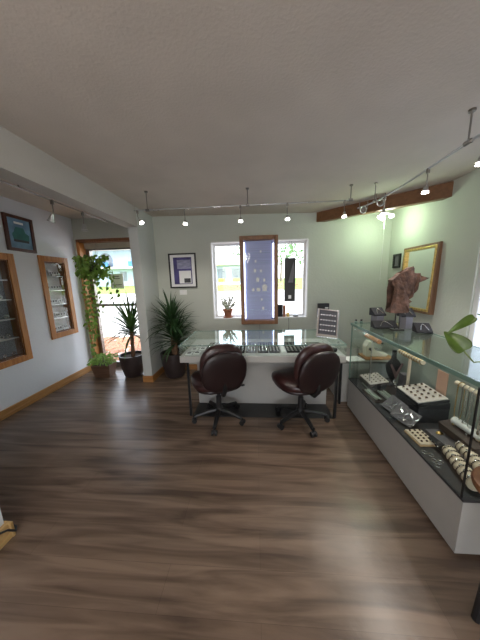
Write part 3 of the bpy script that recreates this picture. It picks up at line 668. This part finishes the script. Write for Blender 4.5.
# ------------------------------------------------------------------ office chairs
def office_chair(loc, rz, label, basea):
    T = thing('office_chair', label, 'chair', loc, rz, 'burgundy office chairs at the display desk')
    T2 = T
    for k in range(5):
        a = math.radians(basea+72*k)-rz; d=Vector((math.cos(a),math.sin(a),0)); s=Vector((-d.y,d.x,0))
        mb=MB(); R=.262
        mb.tube([d*.03+Vector((0,0,.115)),d*.12+Vector((0,0,.105)),d*.2+Vector((0,0,.085)),d*R+Vector((0,0,.072))],.025,8,.75)
        lg=mb.build('leg', M_black, T, smooth=True)
        c=d*(R+.01)
        mb=MB()
        for q in (-1,1): mb.cyl(c+s*q*.009+Vector((0,0,.0265)),c+s*q*.027+Vector((0,0,.0265)),.026,n=16)
        mb.cyl(c+Vector((0,0,.03)),c+Vector((0,0,.075)),.008,n=8); mb.cyl(c-s*.01+Vector((0,0,.0265)),c+s*.01+Vector((0,0,.0265)),.012,n=8)
        mb.ell(c+Vector((0,0,.042)),(.022,.022,.016),10,6)
        mb.build('caster', M_black, lg, smooth=True)
    MB().lathe([(.045,.08),(.05,.10),(.042,.14),(.03,.15),(.028,.27),(.02,.275),(.02,.37)],n=18).build('gas_column', M_black, T, smooth=True)
    MB().box(-.10,.10,-.13,.12,.365,.395).build('seat_plate', M_black, T, bevel=.01)
    MB().tube([(.08,0,.38),(.20,-.02,.375),(.25,-.03,.36)],.006,8).ell((.265,-.033,.355),(.028,.014,.01),10,6).build('lever', M_black, T, smooth=True)
    # seat: two stacked pads
    MB().ell((0,.03,.425),(.255,.25,.045),28,12,e=.72).build('seat_shell', M_leatherd, T, smooth=True)
    mb=MB().ell((0,.03,.462),(.275,.262,.055),28,12,e=.72)
    for v in mb.bm.verts:
        if v.co.z>.458: v.co.z += .02*min(1,(v.co.x/.2)**2) - .01
    mb.build('seat', M_leather, T, smooth=True)
    # bracket
    MB().tube([(0,-.10,.385),(0,-.22,.39),(0,-.27,.45),(0,-.27,.56)],.022,8).build('back_bracket', M_black, T, smooth=True)
    Mq=Euler((.20,0,0)).to_matrix()
    MB().ell((.004,-.270,.640),(.222,.042,.215),28,14,M=Mq,e=.80).build('back_shell', M_leatherd, T, smooth=True)
    mb=MB().ell((-.005,-.205,.700),(.215,.060,.215),28,14,M=Mq,e=.80); mb.build('backrest', M_leather, T, smooth=True)
    return T
office_chair((-.42,2.25,.003), math.radians(24), 'burgundy leather office chair on the left, backrest towards the camera', -92)
office_chair((.45,2.25,.003), math.radians(24), 'burgundy leather office chair on the right, turned towards the left', -74)

# ------------------------------------------------------------------ glass showcase
SC = thing('glass_showcase','long glass jewellery showcase with light grey base along the right wall','showcase',(0,0,0))
sx0,sx1,sy0,sy1=1.04,1.50,1.06,2.53; sd=.36; st=1.0
MB().box(sx0+.02,sx1-.01,sy0+.03,sy1-.01,0,.022).build('toe_kick', M_black, SC)
MB().box(sx0,sx1,sy0,sy1,.022,sd-.012).build('base_cabinet', M_whitelam, SC, bevel=.002)
MB().box(sx0-.003,sx1,sy0-.003,sy1,sd-.012,sd).build('display_deck', M_deck, SC)
MB().box(sx0,sx0+.005,sy0+.02,sy1,sd,st-.008).build('front_glass', M_caseg, SC)
MB().box(sx0+.005,sx1-.005,sy0+.02,sy0+.025,sd,st-.008).build('end_glass', M_caseg, SC)
MB().box(sx0+.005,sx1-.005,sy1-.006,sy1-.001,sd,st-.008).build('end_glass', M_caseg, SC)
MB().box(sx0-.01,sx1,sy0,sy1,st-.008,st).build('glass_top', M_caseg, SC)
MB().box(sx0-.014,sx0-.006,sy0,sy1,st-.024,st+.001).box(sx0-.014,sx1,sy0-.004,sy0,st-.024,st+.001).box(sx0-.014,sx1,sy1,sy1+.004,st-.009,st+.001).box(sx1,sx1+.01,sy0,sy1,st-.009,st+.001).build('glass_edge', M_caseedge, SC)
MB().box(sx0-.001,sx0+.006,sy0+.012,sy0+.019,sd,st-.009).build('corner_post', M_blackm, SC)
MB().box(sx0-.002,sx0+.008,sy1-.010,sy1,sd,st-.009).build('corner_post', M_caseedge, SC)
MB().box(sx1-.012,sx1,sy0,sy1,sd,st-.008).build('back_panel', mat('grey_green_panel',(.42,.47,.42),.25,var=.05), SC)
tag(MB().box(sx1-.020,sx1-.014,1.78,1.88,sd,.73).build('peach_card', M_peach),'plain peach card standing against the showcase back panel','card')
# rings
RG = thing('gem_ring','small ring with dark stone in the white ring tray','ring',(0,0,0),0,'rings in the near white ring tray')
MB().torus((0,0,.006),.008,.0018,(0,1,0),12,5).build('band', M_gold, RG, smooth=True)
MB().ell((0,0,.017),(.0085,.0095,.006),8,5).build('stone', M_gem, RG, smooth=True)
used=[False]
def rings(M, w, d, rows, cols, z, label, group, sc_=1.):
    for i in range(cols):
        for j in range(rows):
            p=M@Vector((-w/2+w*(i+.5)/cols,-d/2+d*(j+.5)/rows,z))
            r = RG if not used[0] else dup(RG); used[0]=True
            r.location=p; r.rotation_euler=M.to_euler(); r.scale=(sc_,)*3; r['label']=label; r['group']=group
def slab(name, label, loc, rot, w, d, h, m, top, cat='jewellery tray'):
    M=Matrix.Translation(loc)@Euler(rot).to_matrix().to_4x4()
    T=thing(name,label,cat,loc); T.rotation_euler=rot
    MB().box(-w/2,w/2,-d/2,d/2,0,h).build('tray_base', m, T, bevel=.003)
    MB().box(-w/2+.004,w/2-.004,-d/2+.004,d/2-.004,h,h+.010).build('ring_foam', top, T, bevel=.004)
    return M
# near white tray on riser
T=thing('display_riser','black display riser carrying the near white ring tray in the showcase','riser',(1.345,1.84,sd))
MB().box(-.105,.12,-.135,.155,0,.115).build('riser_block', M_deck, T, bevel=.003)
MB().prism([(-.105,.115),(.12,.115),(.12,.165),(-.105,.128)], lambda p:(p[0],-.135,p[1]), lambda p:(p[0],.155,p[1])).build('riser_wedge', M_velvet, T)
M=slab('ring_tray','white ring tray with twenty dark rings on the black riser, nearer one',(1.350,1.85,sd+.155),(0,-.16,0),.23,.28,.02,M_velvet,M_pink)
rings(M,.20,.25,5,4,.022,'small ring with dark stone in the white tray on the riser','rings in the white tray on the riser',1.15)
# far white tray
T=thing('display_riser','low black riser under the white ring tray at the far end of showcase','riser',(1.22,2.33,sd)); MB().prism([(-.09,0),(.10,0),(.10,.075),(-.09,.045)], lambda p:(p[0],-.12,p[1]), lambda p:(p[0],.14,p[1])).build('riser_block', M_velvet, T)
M=slab('ring_tray','white ring tray on low riser at the far end of the showcase',(1.22,2.34,sd+.064),(0,-.16,0),.19,.24,.012,M_brown,M_pink)
rings(M,.17,.22,5,4,.014,'small ring in the white tray at the far end of showcase','rings in the far white tray',.8)
# small brown-cream tray
M=slab('ring_tray','small cream tray of gold and amber rings lying at the showcase front',(1.135,1.515,sd+.003),(0,0,.05),.12,.16,.012,mat('tan_tray',(.62,.42,.24),.6),M_cream)
rings(M,.105,.14,5,3,.012,'gold and amber ring in the small cream tray','rings in the small cream tray',.9)
# grey pads with chains
def pad(loc, rot, label):
    T=thing('necklace_pad',label,'jewellery pad',loc); T.rotation_euler=rot
    MB().box(-.065,.065,-.085,.085,0,.014).build('pad_board', M_greyv, T, bevel=.003)
    for k in range(4):
        pts=[(-.05+.10*i/10, .06-.04*k-.03*math.sin(PI*i/10)+.012*math.sin(k*3+i), .017) for i in range(11)]
        MB().tube(pts,.0022,5).build('chain', M_silver, T, smooth=True)
pad((1.150,1.845,sd+.055),(.12,-.72,.12),'grey tilted pad with silver chains, rear of the two overlapping pads')
pad((1.155,1.715,sd+.050),(.10,-.65,.30),'grey tilted pad with silver chains, front of the two overlapping pads')
# dark bracelet trays at front far
def obox_tray(loc, w, d, label, rz, lid=True):
    T=thing('bracelet_box',label,'jewellery box',loc,rz)
    MB().box(-w/2,w/2,-d/2,d/2,0,.012).box(-w/2,-w/2+.006,-d/2,d/2,.012,.03).box(w/2-.006,w/2,-d/2,d/2,.012,.03).box(-w/2+.006,w/2-.006,-d/2,-d/2+.006,.012,.03).box(-w/2+.006,w/2-.006,d/2-.006,d/2,.012,.03).build('box_base', M_brown, T, bevel=.001)
    for x in (-.25,.0,.25): MB().cyl((x*w,-d/2+.015,.022),(x*w,d/2-.015,.022),.011,n=8).build('bracelet_roll', M_steel if x else M_silver, T, smooth=True)
    if lid: MB().obox((w/2+.02,0,.075),(.008,d,.10),(0,.35,0)).build('lid', M_brown, T, bevel=.002)
obox_tray((1.095,2.10,sd),.08,.22,'low dark bracelet tray at the front edge before the open box',.08,False)
obox_tray((1.215,2.07,sd),.11,.24,'open dark bracelet box with raised lid in the middle of the showcase',.08,True)
# necklace bust
T=thing('necklace_bust','black necklace bust wearing a mauve pendant near the far end of showcase','bust',(1.40,2.34,sd),.25)
MB().lathe([(.055,0),(.055,.012),(.018,.02),(.016,.08)],n=18).build('bust_base', M_black, T, smooth=True)
mb=MB(); pr=[(.012,-.02),(.03,.00),(.07,.08),(.085,.15),(.06,.19),(.03,.22),(.026,.30),(.02,.305)]
mb.lathe([(a,b+.08) for a,b in pr],n=20)
for v in mb.bm.verts: v.co.y*=.45
mb.build('bust_form', M_velvet, T, smooth=True)
MB().prism([(-.075,.25),(-.06,.26),(0,.16),(.06,.26),(.075,.25),(0,.09)], lambda p:(p[0],-.046,p[1]), lambda p:(p[0],-.040,p[1])).build('necklace', mat('mauve_beads',(.28,.18,.18),.5), T)
tag(MB().box(1.42,1.47,2.19,2.27,sd,.54).build('grey_card', M_greyv),'upright grey card beside the necklace bust','card')
# orange roll bracelet bar
def tbar(y0,y1,x,z,label,m,r=.018,pm=None,name='bracelet_bar'):
    T=thing(name,label,'jewellery stand',(x,(y0+y1)/2,sd)); h=z-sd; d=(y1-y0)/2
    MB().box(-.05,.05,-.06,.06,0,.012).build('stand_base', pm or m, T, bevel=.003)
    MB().cyl((0,0,.012),(0,0,h),.013 if not pm else .005,n=12).build('post', pm or m, T, smooth=True)
    MB().cyl((0,-d,h),(0,d,h),r,n=18).build('bar', m, T, smooth=True)
    return T
tbar(1.88,2.20,1.36,.785,'cream T-shaped bracelet stand in the showcase middle',M_cream)
tbar(1.16,1.56,1.36,.765,'cream T-shaped necklace stand at the near end of the showcase',M_cream,.016)
T=tbar(2.20,2.46,1.17,.875,'orange wooden bar on a slim steel post at the far end of the showcase',M_orange,.022,pm=M_steel)
B=thing('bangle','thin gold bangle looped around the cream T-shaped stand bar','bangle',(1.36,1.9,.785),0,'bangles on the cream bar'); MB().torus((0,0,0),.021,.003,(0,1,0),16,6).build('band', M_gold, B, smooth=True)
for i in range(9):
    b=B if i==0 else dup(B); b.location=(1.36,1.90+i*.033,.785)
NK=None; mats=[M_silver,M_dsteel,M_gold,M_silver]
for i in range(11):
    y=1.18+i*.034; ln=.25+.04*math.sin(i*2.1)
    T=thing('hanging_necklace','long beaded necklace hanging from the near cream T-shaped stand','necklace',(1.36,y,.765),0,'necklaces on the near T-stand')
    pts=[(.021*math.cos(PI*j/8),0,.021*math.sin(PI*j/8)) for j in range(9)]
    pts=[(.024,0,-ln*.7)]+pts+[(-.024,0,-ln*.7),(-.012,0,-ln),(.012,0,-ln),(.024,0,-ln*.7)]
    m=mats[i%4]; mb=MB().tube(pts,.0028,6)
    for j in range(14): mb.ell((-.024,0,-ln*.7*j/14),(.004,.005,.005),6,4)
    mb.build('strand', m, T, smooth=True)
    MB().ell((-.02,0,-ln-.015),(.006,.009,.016),8,6).build('pendant', m, T, smooth=True)
# rolls with bracelets
def roll(loc, L, rz, label, n, grp):
    T=thing('bracelet_roll',label,'bracelet cushion',loc,rz)
    MB().cyl((0,-L/2,.036),(0,L/2,.036),.036,n=20).build('cushion', M_cream, T, smooth=True, bevel=.006)
    B=None
    for i in range(n):
        y=-L/2+L*(i+.5)/n; p=Vector((-y*math.sin(rz),y*math.cos(rz),.036))+Vector(loc)
        if B is None:
            B=thing('beaded_bracelet',grp[0],'bracelet',p,rz,grp[1])
            mb=MB()
            for j in range(24): a=2*PI*j/24; mb.ell((.039*math.cos(a),0,.039*math.sin(a)),(.0045,.0045,.0045),6,4)
            mb.build('beads', M_brown, B, smooth=True); MB().ell((-.022,0,.036),(.010,.008,.006),8,5).build('charm', M_silver, B, smooth=True)
        else: dup(B,p,(0,0,rz))
roll((1.165,1.235,sd+.006),.27,-.35+.10,'cream bracelet cushion nearer the front glass, close to the end',7,('dark beaded bracelet around the front cream cushion','bracelets on the front cushion'))
roll((1.275,1.27,sd+.010),.28,-.25,'cream bracelet cushion behind the front one',7,('dark beaded bracelet around the rear cream cushion','bracelets on the rear cushion'))
tag(MB().cyl((1.365,1.28,sd+.15),(1.345,1.52,sd+.15),.026,n=18).build('white_roll', M_paper, smooth=True),'plain white roll lying on the dark box lid','roll')
T=thing('open_jewelry_box','open dark grey jewellery box with gold piece near the end of showcase','jewellery box',(1.30,1.45,sd),.0)
MB().box(-.09,.09,-.16,.13,0,.035).build('box_base', M_greyv, T, bevel=.003); MB().obox((.04,-.015,.085),(.10,.28,.06),(0,-.2,0)).build('lid', M_brown, T, bevel=.003)
MB().ell((-.03,.08,.04),(.025,.018,.012),10,6).build('gold_piece', M_gold, T, smooth=True)
T=thing('earring_stand','small black stand with white earrings before the dark box','jewellery stand',(1.185,1.43,sd),.1)
MB().obox((0,0,.03),(.03,.09,.06),(0,-.5,0)).build('stand_block', M_velvet, T)
for q in (-.025,0,.025): MB().ell((-.022,q,.035),(.005,.006,.008),8,5).build('earring', M_silver, T, smooth=True)
HB=None
for i,(x,y) in enumerate(((1.075,1.39),(1.10,1.365),(1.085,1.32),(1.115,1.31),(1.08,1.28))):
    if not HB:
        HB=thing('hoop_earring','silver hoop lying on the dark showcase deck near the front glass','earring',(x,y,sd+.002),0,'silver hoops on the deck'); MB().torus((0,0,0),.014,.002,(0,0,1),14,6).build('hoop', M_silver, HB, smooth=True)
    else: dup(HB,(x,y,sd+.002))
# metal watch/round piece
T=thing('metal_compact','shiny steel watch stand between the open box and the T-stand','watch stand',(1.30,2.12,sd)); MB().cyl((0,0,.0),(0,0,.09),.012,n=10).build('post', M_dsteel, T, smooth=True); MB().torus((0,0,.12),.032,.010,(1,-.4,.3),18,8).build('watch_band', M_silver, T, smooth=True); MB().cyl((-.034,0,.12),(-.046,.0,.125),.018,n=14).build('watch_face', M_ink, T, smooth=True)

# ---- things on the showcase top
T=thing('stone_sculpture','rust brown jagged stone sculpture on black posts on the showcase top','sculpture',(1.285,2.15,st-.0))
MB().box(-.05,.05,-.035,.035,0,.014).build('base', M_black, T, bevel=.003)
for q in (-.018,.018): MB().cyl((q,0,.014),(q,0,.17),.006,n=8).build('post', M_black, T, smooth=True)
px=[(195,275),(300,280),(300,240),(305,225),(320,215),(305,205),(325,180),(320,165),(345,150),(330,143),(340,133),(350,115),(366,104),(400,88),(372,80),(355,75),(345,60),(332,64),(318,55),(316,36),(305,25),(292,30),(280,35),(272,52),(260,60),(246,60),(230,65),(212,82),(195,95),(196,108),(204,122),(213,126),(225,150),(220,180),(222,215),(213,238),(200,258)]
out=[((x-258)*.00150, .165+(278-z)*.00160) for x,z in px]
mb=MB().prism(out, lambda p:(p[0],-.028,p[1]), lambda p:(p[0],.028,p[1]))
bmesh.ops.triangulate(mb.bm, faces=mb.bm.faces[:]); bmesh.ops.subdivide_edges(mb.bm, edges=[e for e in mb.bm.edges if e.calc_length()>.03], cuts=3, use_grid_fill=True)
bmesh.ops.triangulate(mb.bm, faces=mb.bm.faces[:])
rn=random.Random(5)
from mathutils import noise
for v in mb.bm.verts:
    n=noise.noise_vector(v.co*22); n2=noise.noise(Vector((v.co.x*50,v.co.y*10,v.co.z*14)))
    v.co += Vector((n.x*.006, n.y*.010+(math.copysign(.016,v.co.y)*(n2+.3)), n.z*.006))
mb.build('stone', M_rust, T)
def hexr(loc, r, h, label):
    T=thing('hexagonal_riser',label,'riser',loc,.3); a=MB().cyl((0,0,0),(0,0,h),r,n=6).build('riser_block', mat('blue_grey_riser',(.20,.20,.23),.6), T, bevel=.002); return T
hexr((1.235,2.40,st),.065,.10,'grey hexagonal riser left of the stone sculpture')
hexr((1.42,2.25,st),.060,.11,'grey hexagonal riser right of the stone sculpture')
def easel(loc, rz, w, label, tilt=.6, h=.10):
    T=thing('black_display_stand',label,'display stand',loc,rz)
    MB().prism([(-.05,0),(.05,0),(.05,h*.75),(.03,h*.78),(-.05,.015)], lambda p:(-w/2,p[0],p[1]), lambda p:(w/2,p[0],p[1])).build('wedge', M_velvet, T, bevel=.003)
    pts=[(-.03+.06*i/10,-.045+.055*math.sin(PI*i/10)*1.0+.0,.0) for i in range(11)]
    pts=[(x*w/.12, y, .022+(y+.05)*(h*.62/.08)) for x,y,_ in pts]
    MB().tube(pts,.003,6).build('necklace', M_silver, T, smooth=True)
easel((1.235,2.40,st+.10),.1,.12,'black necklace stand on the left hexagonal riser')
easel((1.42,2.25,st+.11),-.1,.12,'black necklace stand on the right hexagonal riser')
easel((1.235,2.26,st),-.1,.21,'wide black necklace stand in front of the stone sculpture',h=.085)
easel((1.455,2.07,st),-.2,.12,'small black display stand on glass top right of the sculpture',h=.10)
tag(MB().box(1.215,1.255,2.43,2.47,st+.0,st+.155).build('black_block', M_velvet, bevel=.003),'small black upright block behind the left riser','block')
for k,x in enumerate((1.065,1.12)):
    T=thing('small_bottle',['small clear bottle with black cap at far corner of showcase, left one','small clear bottle with black cap at far corner of showcase, right one'][k],'bottle',(x,2.49,st)); MB().lathe([(.012,0),(.015,.003),(.015,.022),(.009,.027)],n=14).build('bottle_body', M_caseedge, T, smooth=True); MB().cyl((0,0,.027),(0,0,.045),.011,n=12).build('cap', M_black, T, smooth=True)
# dispenser on desk right end
T=thing('pump_bottle','small dark pump bottle on the side counter beside the desk','bottle',(1.04,2.90,.54)); MB().lathe([(.03,0),(.034,.005),(.034,.09),(.012,.105),(.012,.12)],n=16).build('bottle_body', M_clear, T, smooth=True); MB().cyl((0,0,.12),(0,0,.15),.014,n=12).tube([(0,0,.15),(0,-.0,.165),(-.035,0,.165)],.005).build('pump', M_black, T, smooth=True)
# gilt mirror
T=thing('gilt_mirror','gilt framed mirror hung on the right wall behind the sculpture','mirror',(XR-.004,2.965,1.05)); T.rotation_euler=(0,.03,0)
w,h=.30,.79
mb=MB()
for a,b,c,d in ((-w,-w+.03,0,h),(w-.03,w,0,h),(-w+.03,w-.03,0,.03),(-w+.03,w-.03,h-.03,h)): mb.box(-.05,0,a,b,c,d)
mb.build('mirror_frame', M_gilted, T, bevel=.004)
mb=MB()
for a,b,c,d in ((-w+.025,-w+.052,.025,h-.025),(w-.052,w-.025,.025,h-.025),(-w+.052,w-.052,.025,.052),(-w+.052,w-.052,h-.052,h-.025)): mb.box(-.056,-.02,a,b,c,d)
mb.build('gilt_edge', M_brass, T, bevel=.004)
MB().box(-.03,-.022,-w+.05,w-.05,.05,h-.05).build('mirror_glass', M_mirror, T)
# window blind right wall
T=thing('roller_blind','white roller blind drawn over the right wall window','blind',(XR+.03,1.70,.44))
MB().box(-.002,.002,-.53,.53,.0,1.62).build('blind_cloth', M_blind, T); MB().cyl((0,-.53,1.64),(0,.53,1.64),.018,n=14).build('roller', M_white, T, smooth=True); MB().box(-.008,.008,-.53,.53,-.015,.005).build('hem_bar', M_white, T)
# pothos at near right on the showcase
T=thing('potted_pothos','large two-toned green pothos leaves reaching in from the right edge','potted plant',(1.38,1.17,st))
MB().lathe([(.05,0),(.055,.01),(.07,.10),(.075,.11),(.065,.11)],n=20).build('pot', M_white, T, smooth=True)
MB().cyl((0,0,.09),(0,0,.10),.065,n=16).build('soil', M_soil, T)
def loc(p): return Vector(p)-Vector((1.38,1.17,st))
pA=loc((.965,1.1,1.145)); pB=loc((1.005,1.1,1.315))
MB().tube([(0,0,.10),(-.14,-.03,.16),loc((1.10,1.1,1.09)),loc((1.02,1.1,1.085)),pA],.0035,6).tube([(0,0,.10),(-.12,-.02,.30),loc((1.06,1.1,1.30)),pB],.0035,6).build('vine', M_stem, T, smooth=True)
ml=MB()
leafshape(ml,loc((.965,1.095,1.145)),(-.3,-.8,.35),(-.55,.05,.8),.115,.090,.25)
leafshape(ml,loc((1.0,1.11,1.30)),(-.25,-.75,.5),(-1,-.1,-.62),.135,.042,.3)
leafshape(ml,(-.10,-.05,.22),(.1,-.7,.6),(.4,-.3,-.5),.12,.11,.3); leafshape(ml,(.02,.05,.2),(.3,-.5,.8),(.5,.3,-.3),.12,.11,.3)
o=ml.build('foliage', M_pothosbig, T, smooth=True, sub=2); s=o.modifiers.new('t','SOLIDIFY'); s.thickness=.0012
# wooden stool at right edge, cropped
T=thing('wooden_stool','brown wooden stool with dark legs cropped by the right edge','stool',(1.055,.865,0))
MB().lathe([(.12,.585),(.135,.59),(.14,.605),(.135,.62),(.12,.625)],n=28).build('seat', M_walnut, T, smooth=True)
for k in range(3):
    a=math.radians((200,300,40)[k]); d=Vector((math.cos(a),math.sin(a),0)); MB().tube([d*.07+Vector((0,0,.59)),d*.12],.016,8).build('leg', M_black, T, smooth=True)
# cable by partition
tag(MB().tube([(-1.60,1.06,.10),(-1.54,1.06,.055),(-1.49,1.055,.045),(-1.465,1.03,.05),(-1.475,1.0,.09),(-1.49,.96,.11),(-1.49,.9,.15)],.006,8).build('black_cable', M_black, smooth=True),'black cable looped over the pine baseboard at lower left edge','cable')

# ------------------------------------------------------------------ light
w=bpy.data.worlds.new('World'); sc.world=w; w.use_nodes=True; N=w.node_tree.nodes; bg=N['Background']
sky=N.new('ShaderNodeTexSky'); sky.sky_type='NISHITA'; sky.sun_disc=False; sky.sun_elevation=math.radians(52); sky.sun_rotation=math.radians(200); sky.altitude=300; sky.air_density=1; sky.dust_density=2.5; sky.ozone_density=1
mx=N.new('ShaderNodeMix'); mx.data_type='RGBA'; mx.inputs['Factor'].default_value=.55; mx.inputs['B'].default_value=(6.5,6.6,6.7,1)
w.node_tree.links.new(sky.outputs[0], mx.inputs['A']); w.node_tree.links.new(mx.outputs['Result'], bg.inputs[0]); bg.inputs[1].default_value=.72
l=bpy.data.lights.new('sun','SUN'); l.energy=4; l.angle=math.radians(1); l.color=(1,.96,.9)
o=bpy.data.objects.new('sun',l); col.objects.link(o); o.rotation_euler=Vector((-.45,.45,-1)).to_track_quat('-Z','Y').to_euler()
def portal(loc, rot, sx, sy):
    l=bpy.data.lights.new('portal','AREA'); l.shape='RECTANGLE'; l.size=sx; l.size_y=sy; l.cycles.is_portal=True
    o=bpy.data.objects.new('daylight_portal',l); col.objects.link(o); o.location=loc; o.rotation_euler=rot
portal(((DX0+DX1)/2,YB+.25,1.1),(-PI/2,0,0),1.1,2.1)
portal((.05,YB+.25,1.47),(-PI/2,0,0),1.45,1.2)
portal((.05,YR-.25,1.25),(PI/2,0,0),3.3,1.9)
portal((XR+.25,1.7,1.27),(0,PI/2,0),1.7,1.1)
# unseen ceiling fixtures added behind the camera as fill light
for k,(x,y) in enumerate(((-.3,-1.4),(-.3,-.5))):
    T=thing('ceiling_light',['round flush ceiling light in the rear of the shop','round flush ceiling light just behind the camera'][k],'ceiling light',(x,y,CZ(x)-.04))
    MB().lathe([(.12,.04),(.16,.035),(.16,.02),(.12,.0),(.04,-.01),(.001,-.01)],n=24).build('diffuser', M_white, T, smooth=True)
    l=bpy.data.lights.new('ceiling_lamp','POINT'); l.energy=24; l.shadow_soft_size=.12; l.color=(1,.93,.85)
    o=bpy.data.objects.new('ceiling_lamp',l); col.objects.link(o); o.parent=T; o.location=(0,0,-.22)
# ------------------------------------------------------------------ camera
cd=bpy.data.cameras.new('camera'); cam=bpy.data.objects.new('camera',cd); col.objects.link(cam); sc.camera=cam
cd.sensor_fit='VERTICAL'; cd.sensor_height=24; cd.lens=24*228/640; cd.clip_start=.05; cd.clip_end=300
Rm=Matrix(((.997,-.014,-.073),(.069,-.177,.982),(-.027,-.984,-.175)))  # columns: image right, image down, forward
r=Vector([Rm[i][0] for i in range(3)]); d=Vector([Rm[i][1] for i in range(3)]); f=Vector([Rm[i][2] for i in range(3)]).normalized()
r=(r-f*r.dot(f)).normalized(); up=r.cross(f)
cam.matrix_world=Matrix(((r.x,up.x,-f.x,0),(r.y,up.y,-f.y,0),(r.z,up.z,-f.z,1.5),(0,0,0,1)))
sc.view_settings.view_transform='Standard'; sc.view_settings.look='None'; sc.view_settings.exposure=.15; sc.view_settings.gamma=1; sc.view_settings.use_curve_mapping=False
sc.cycles.use_denoising=True; sc.cycles.max_bounces=10; sc.cycles.diffuse_bounces=5; sc.cycles.glossy_bounces=5; sc.cycles.transparent_max_bounces=24
sc.cycles.sample_clamp_indirect=4; sc.cycles.caustics_reflective=False; sc.cycles.caustics_refractive=False
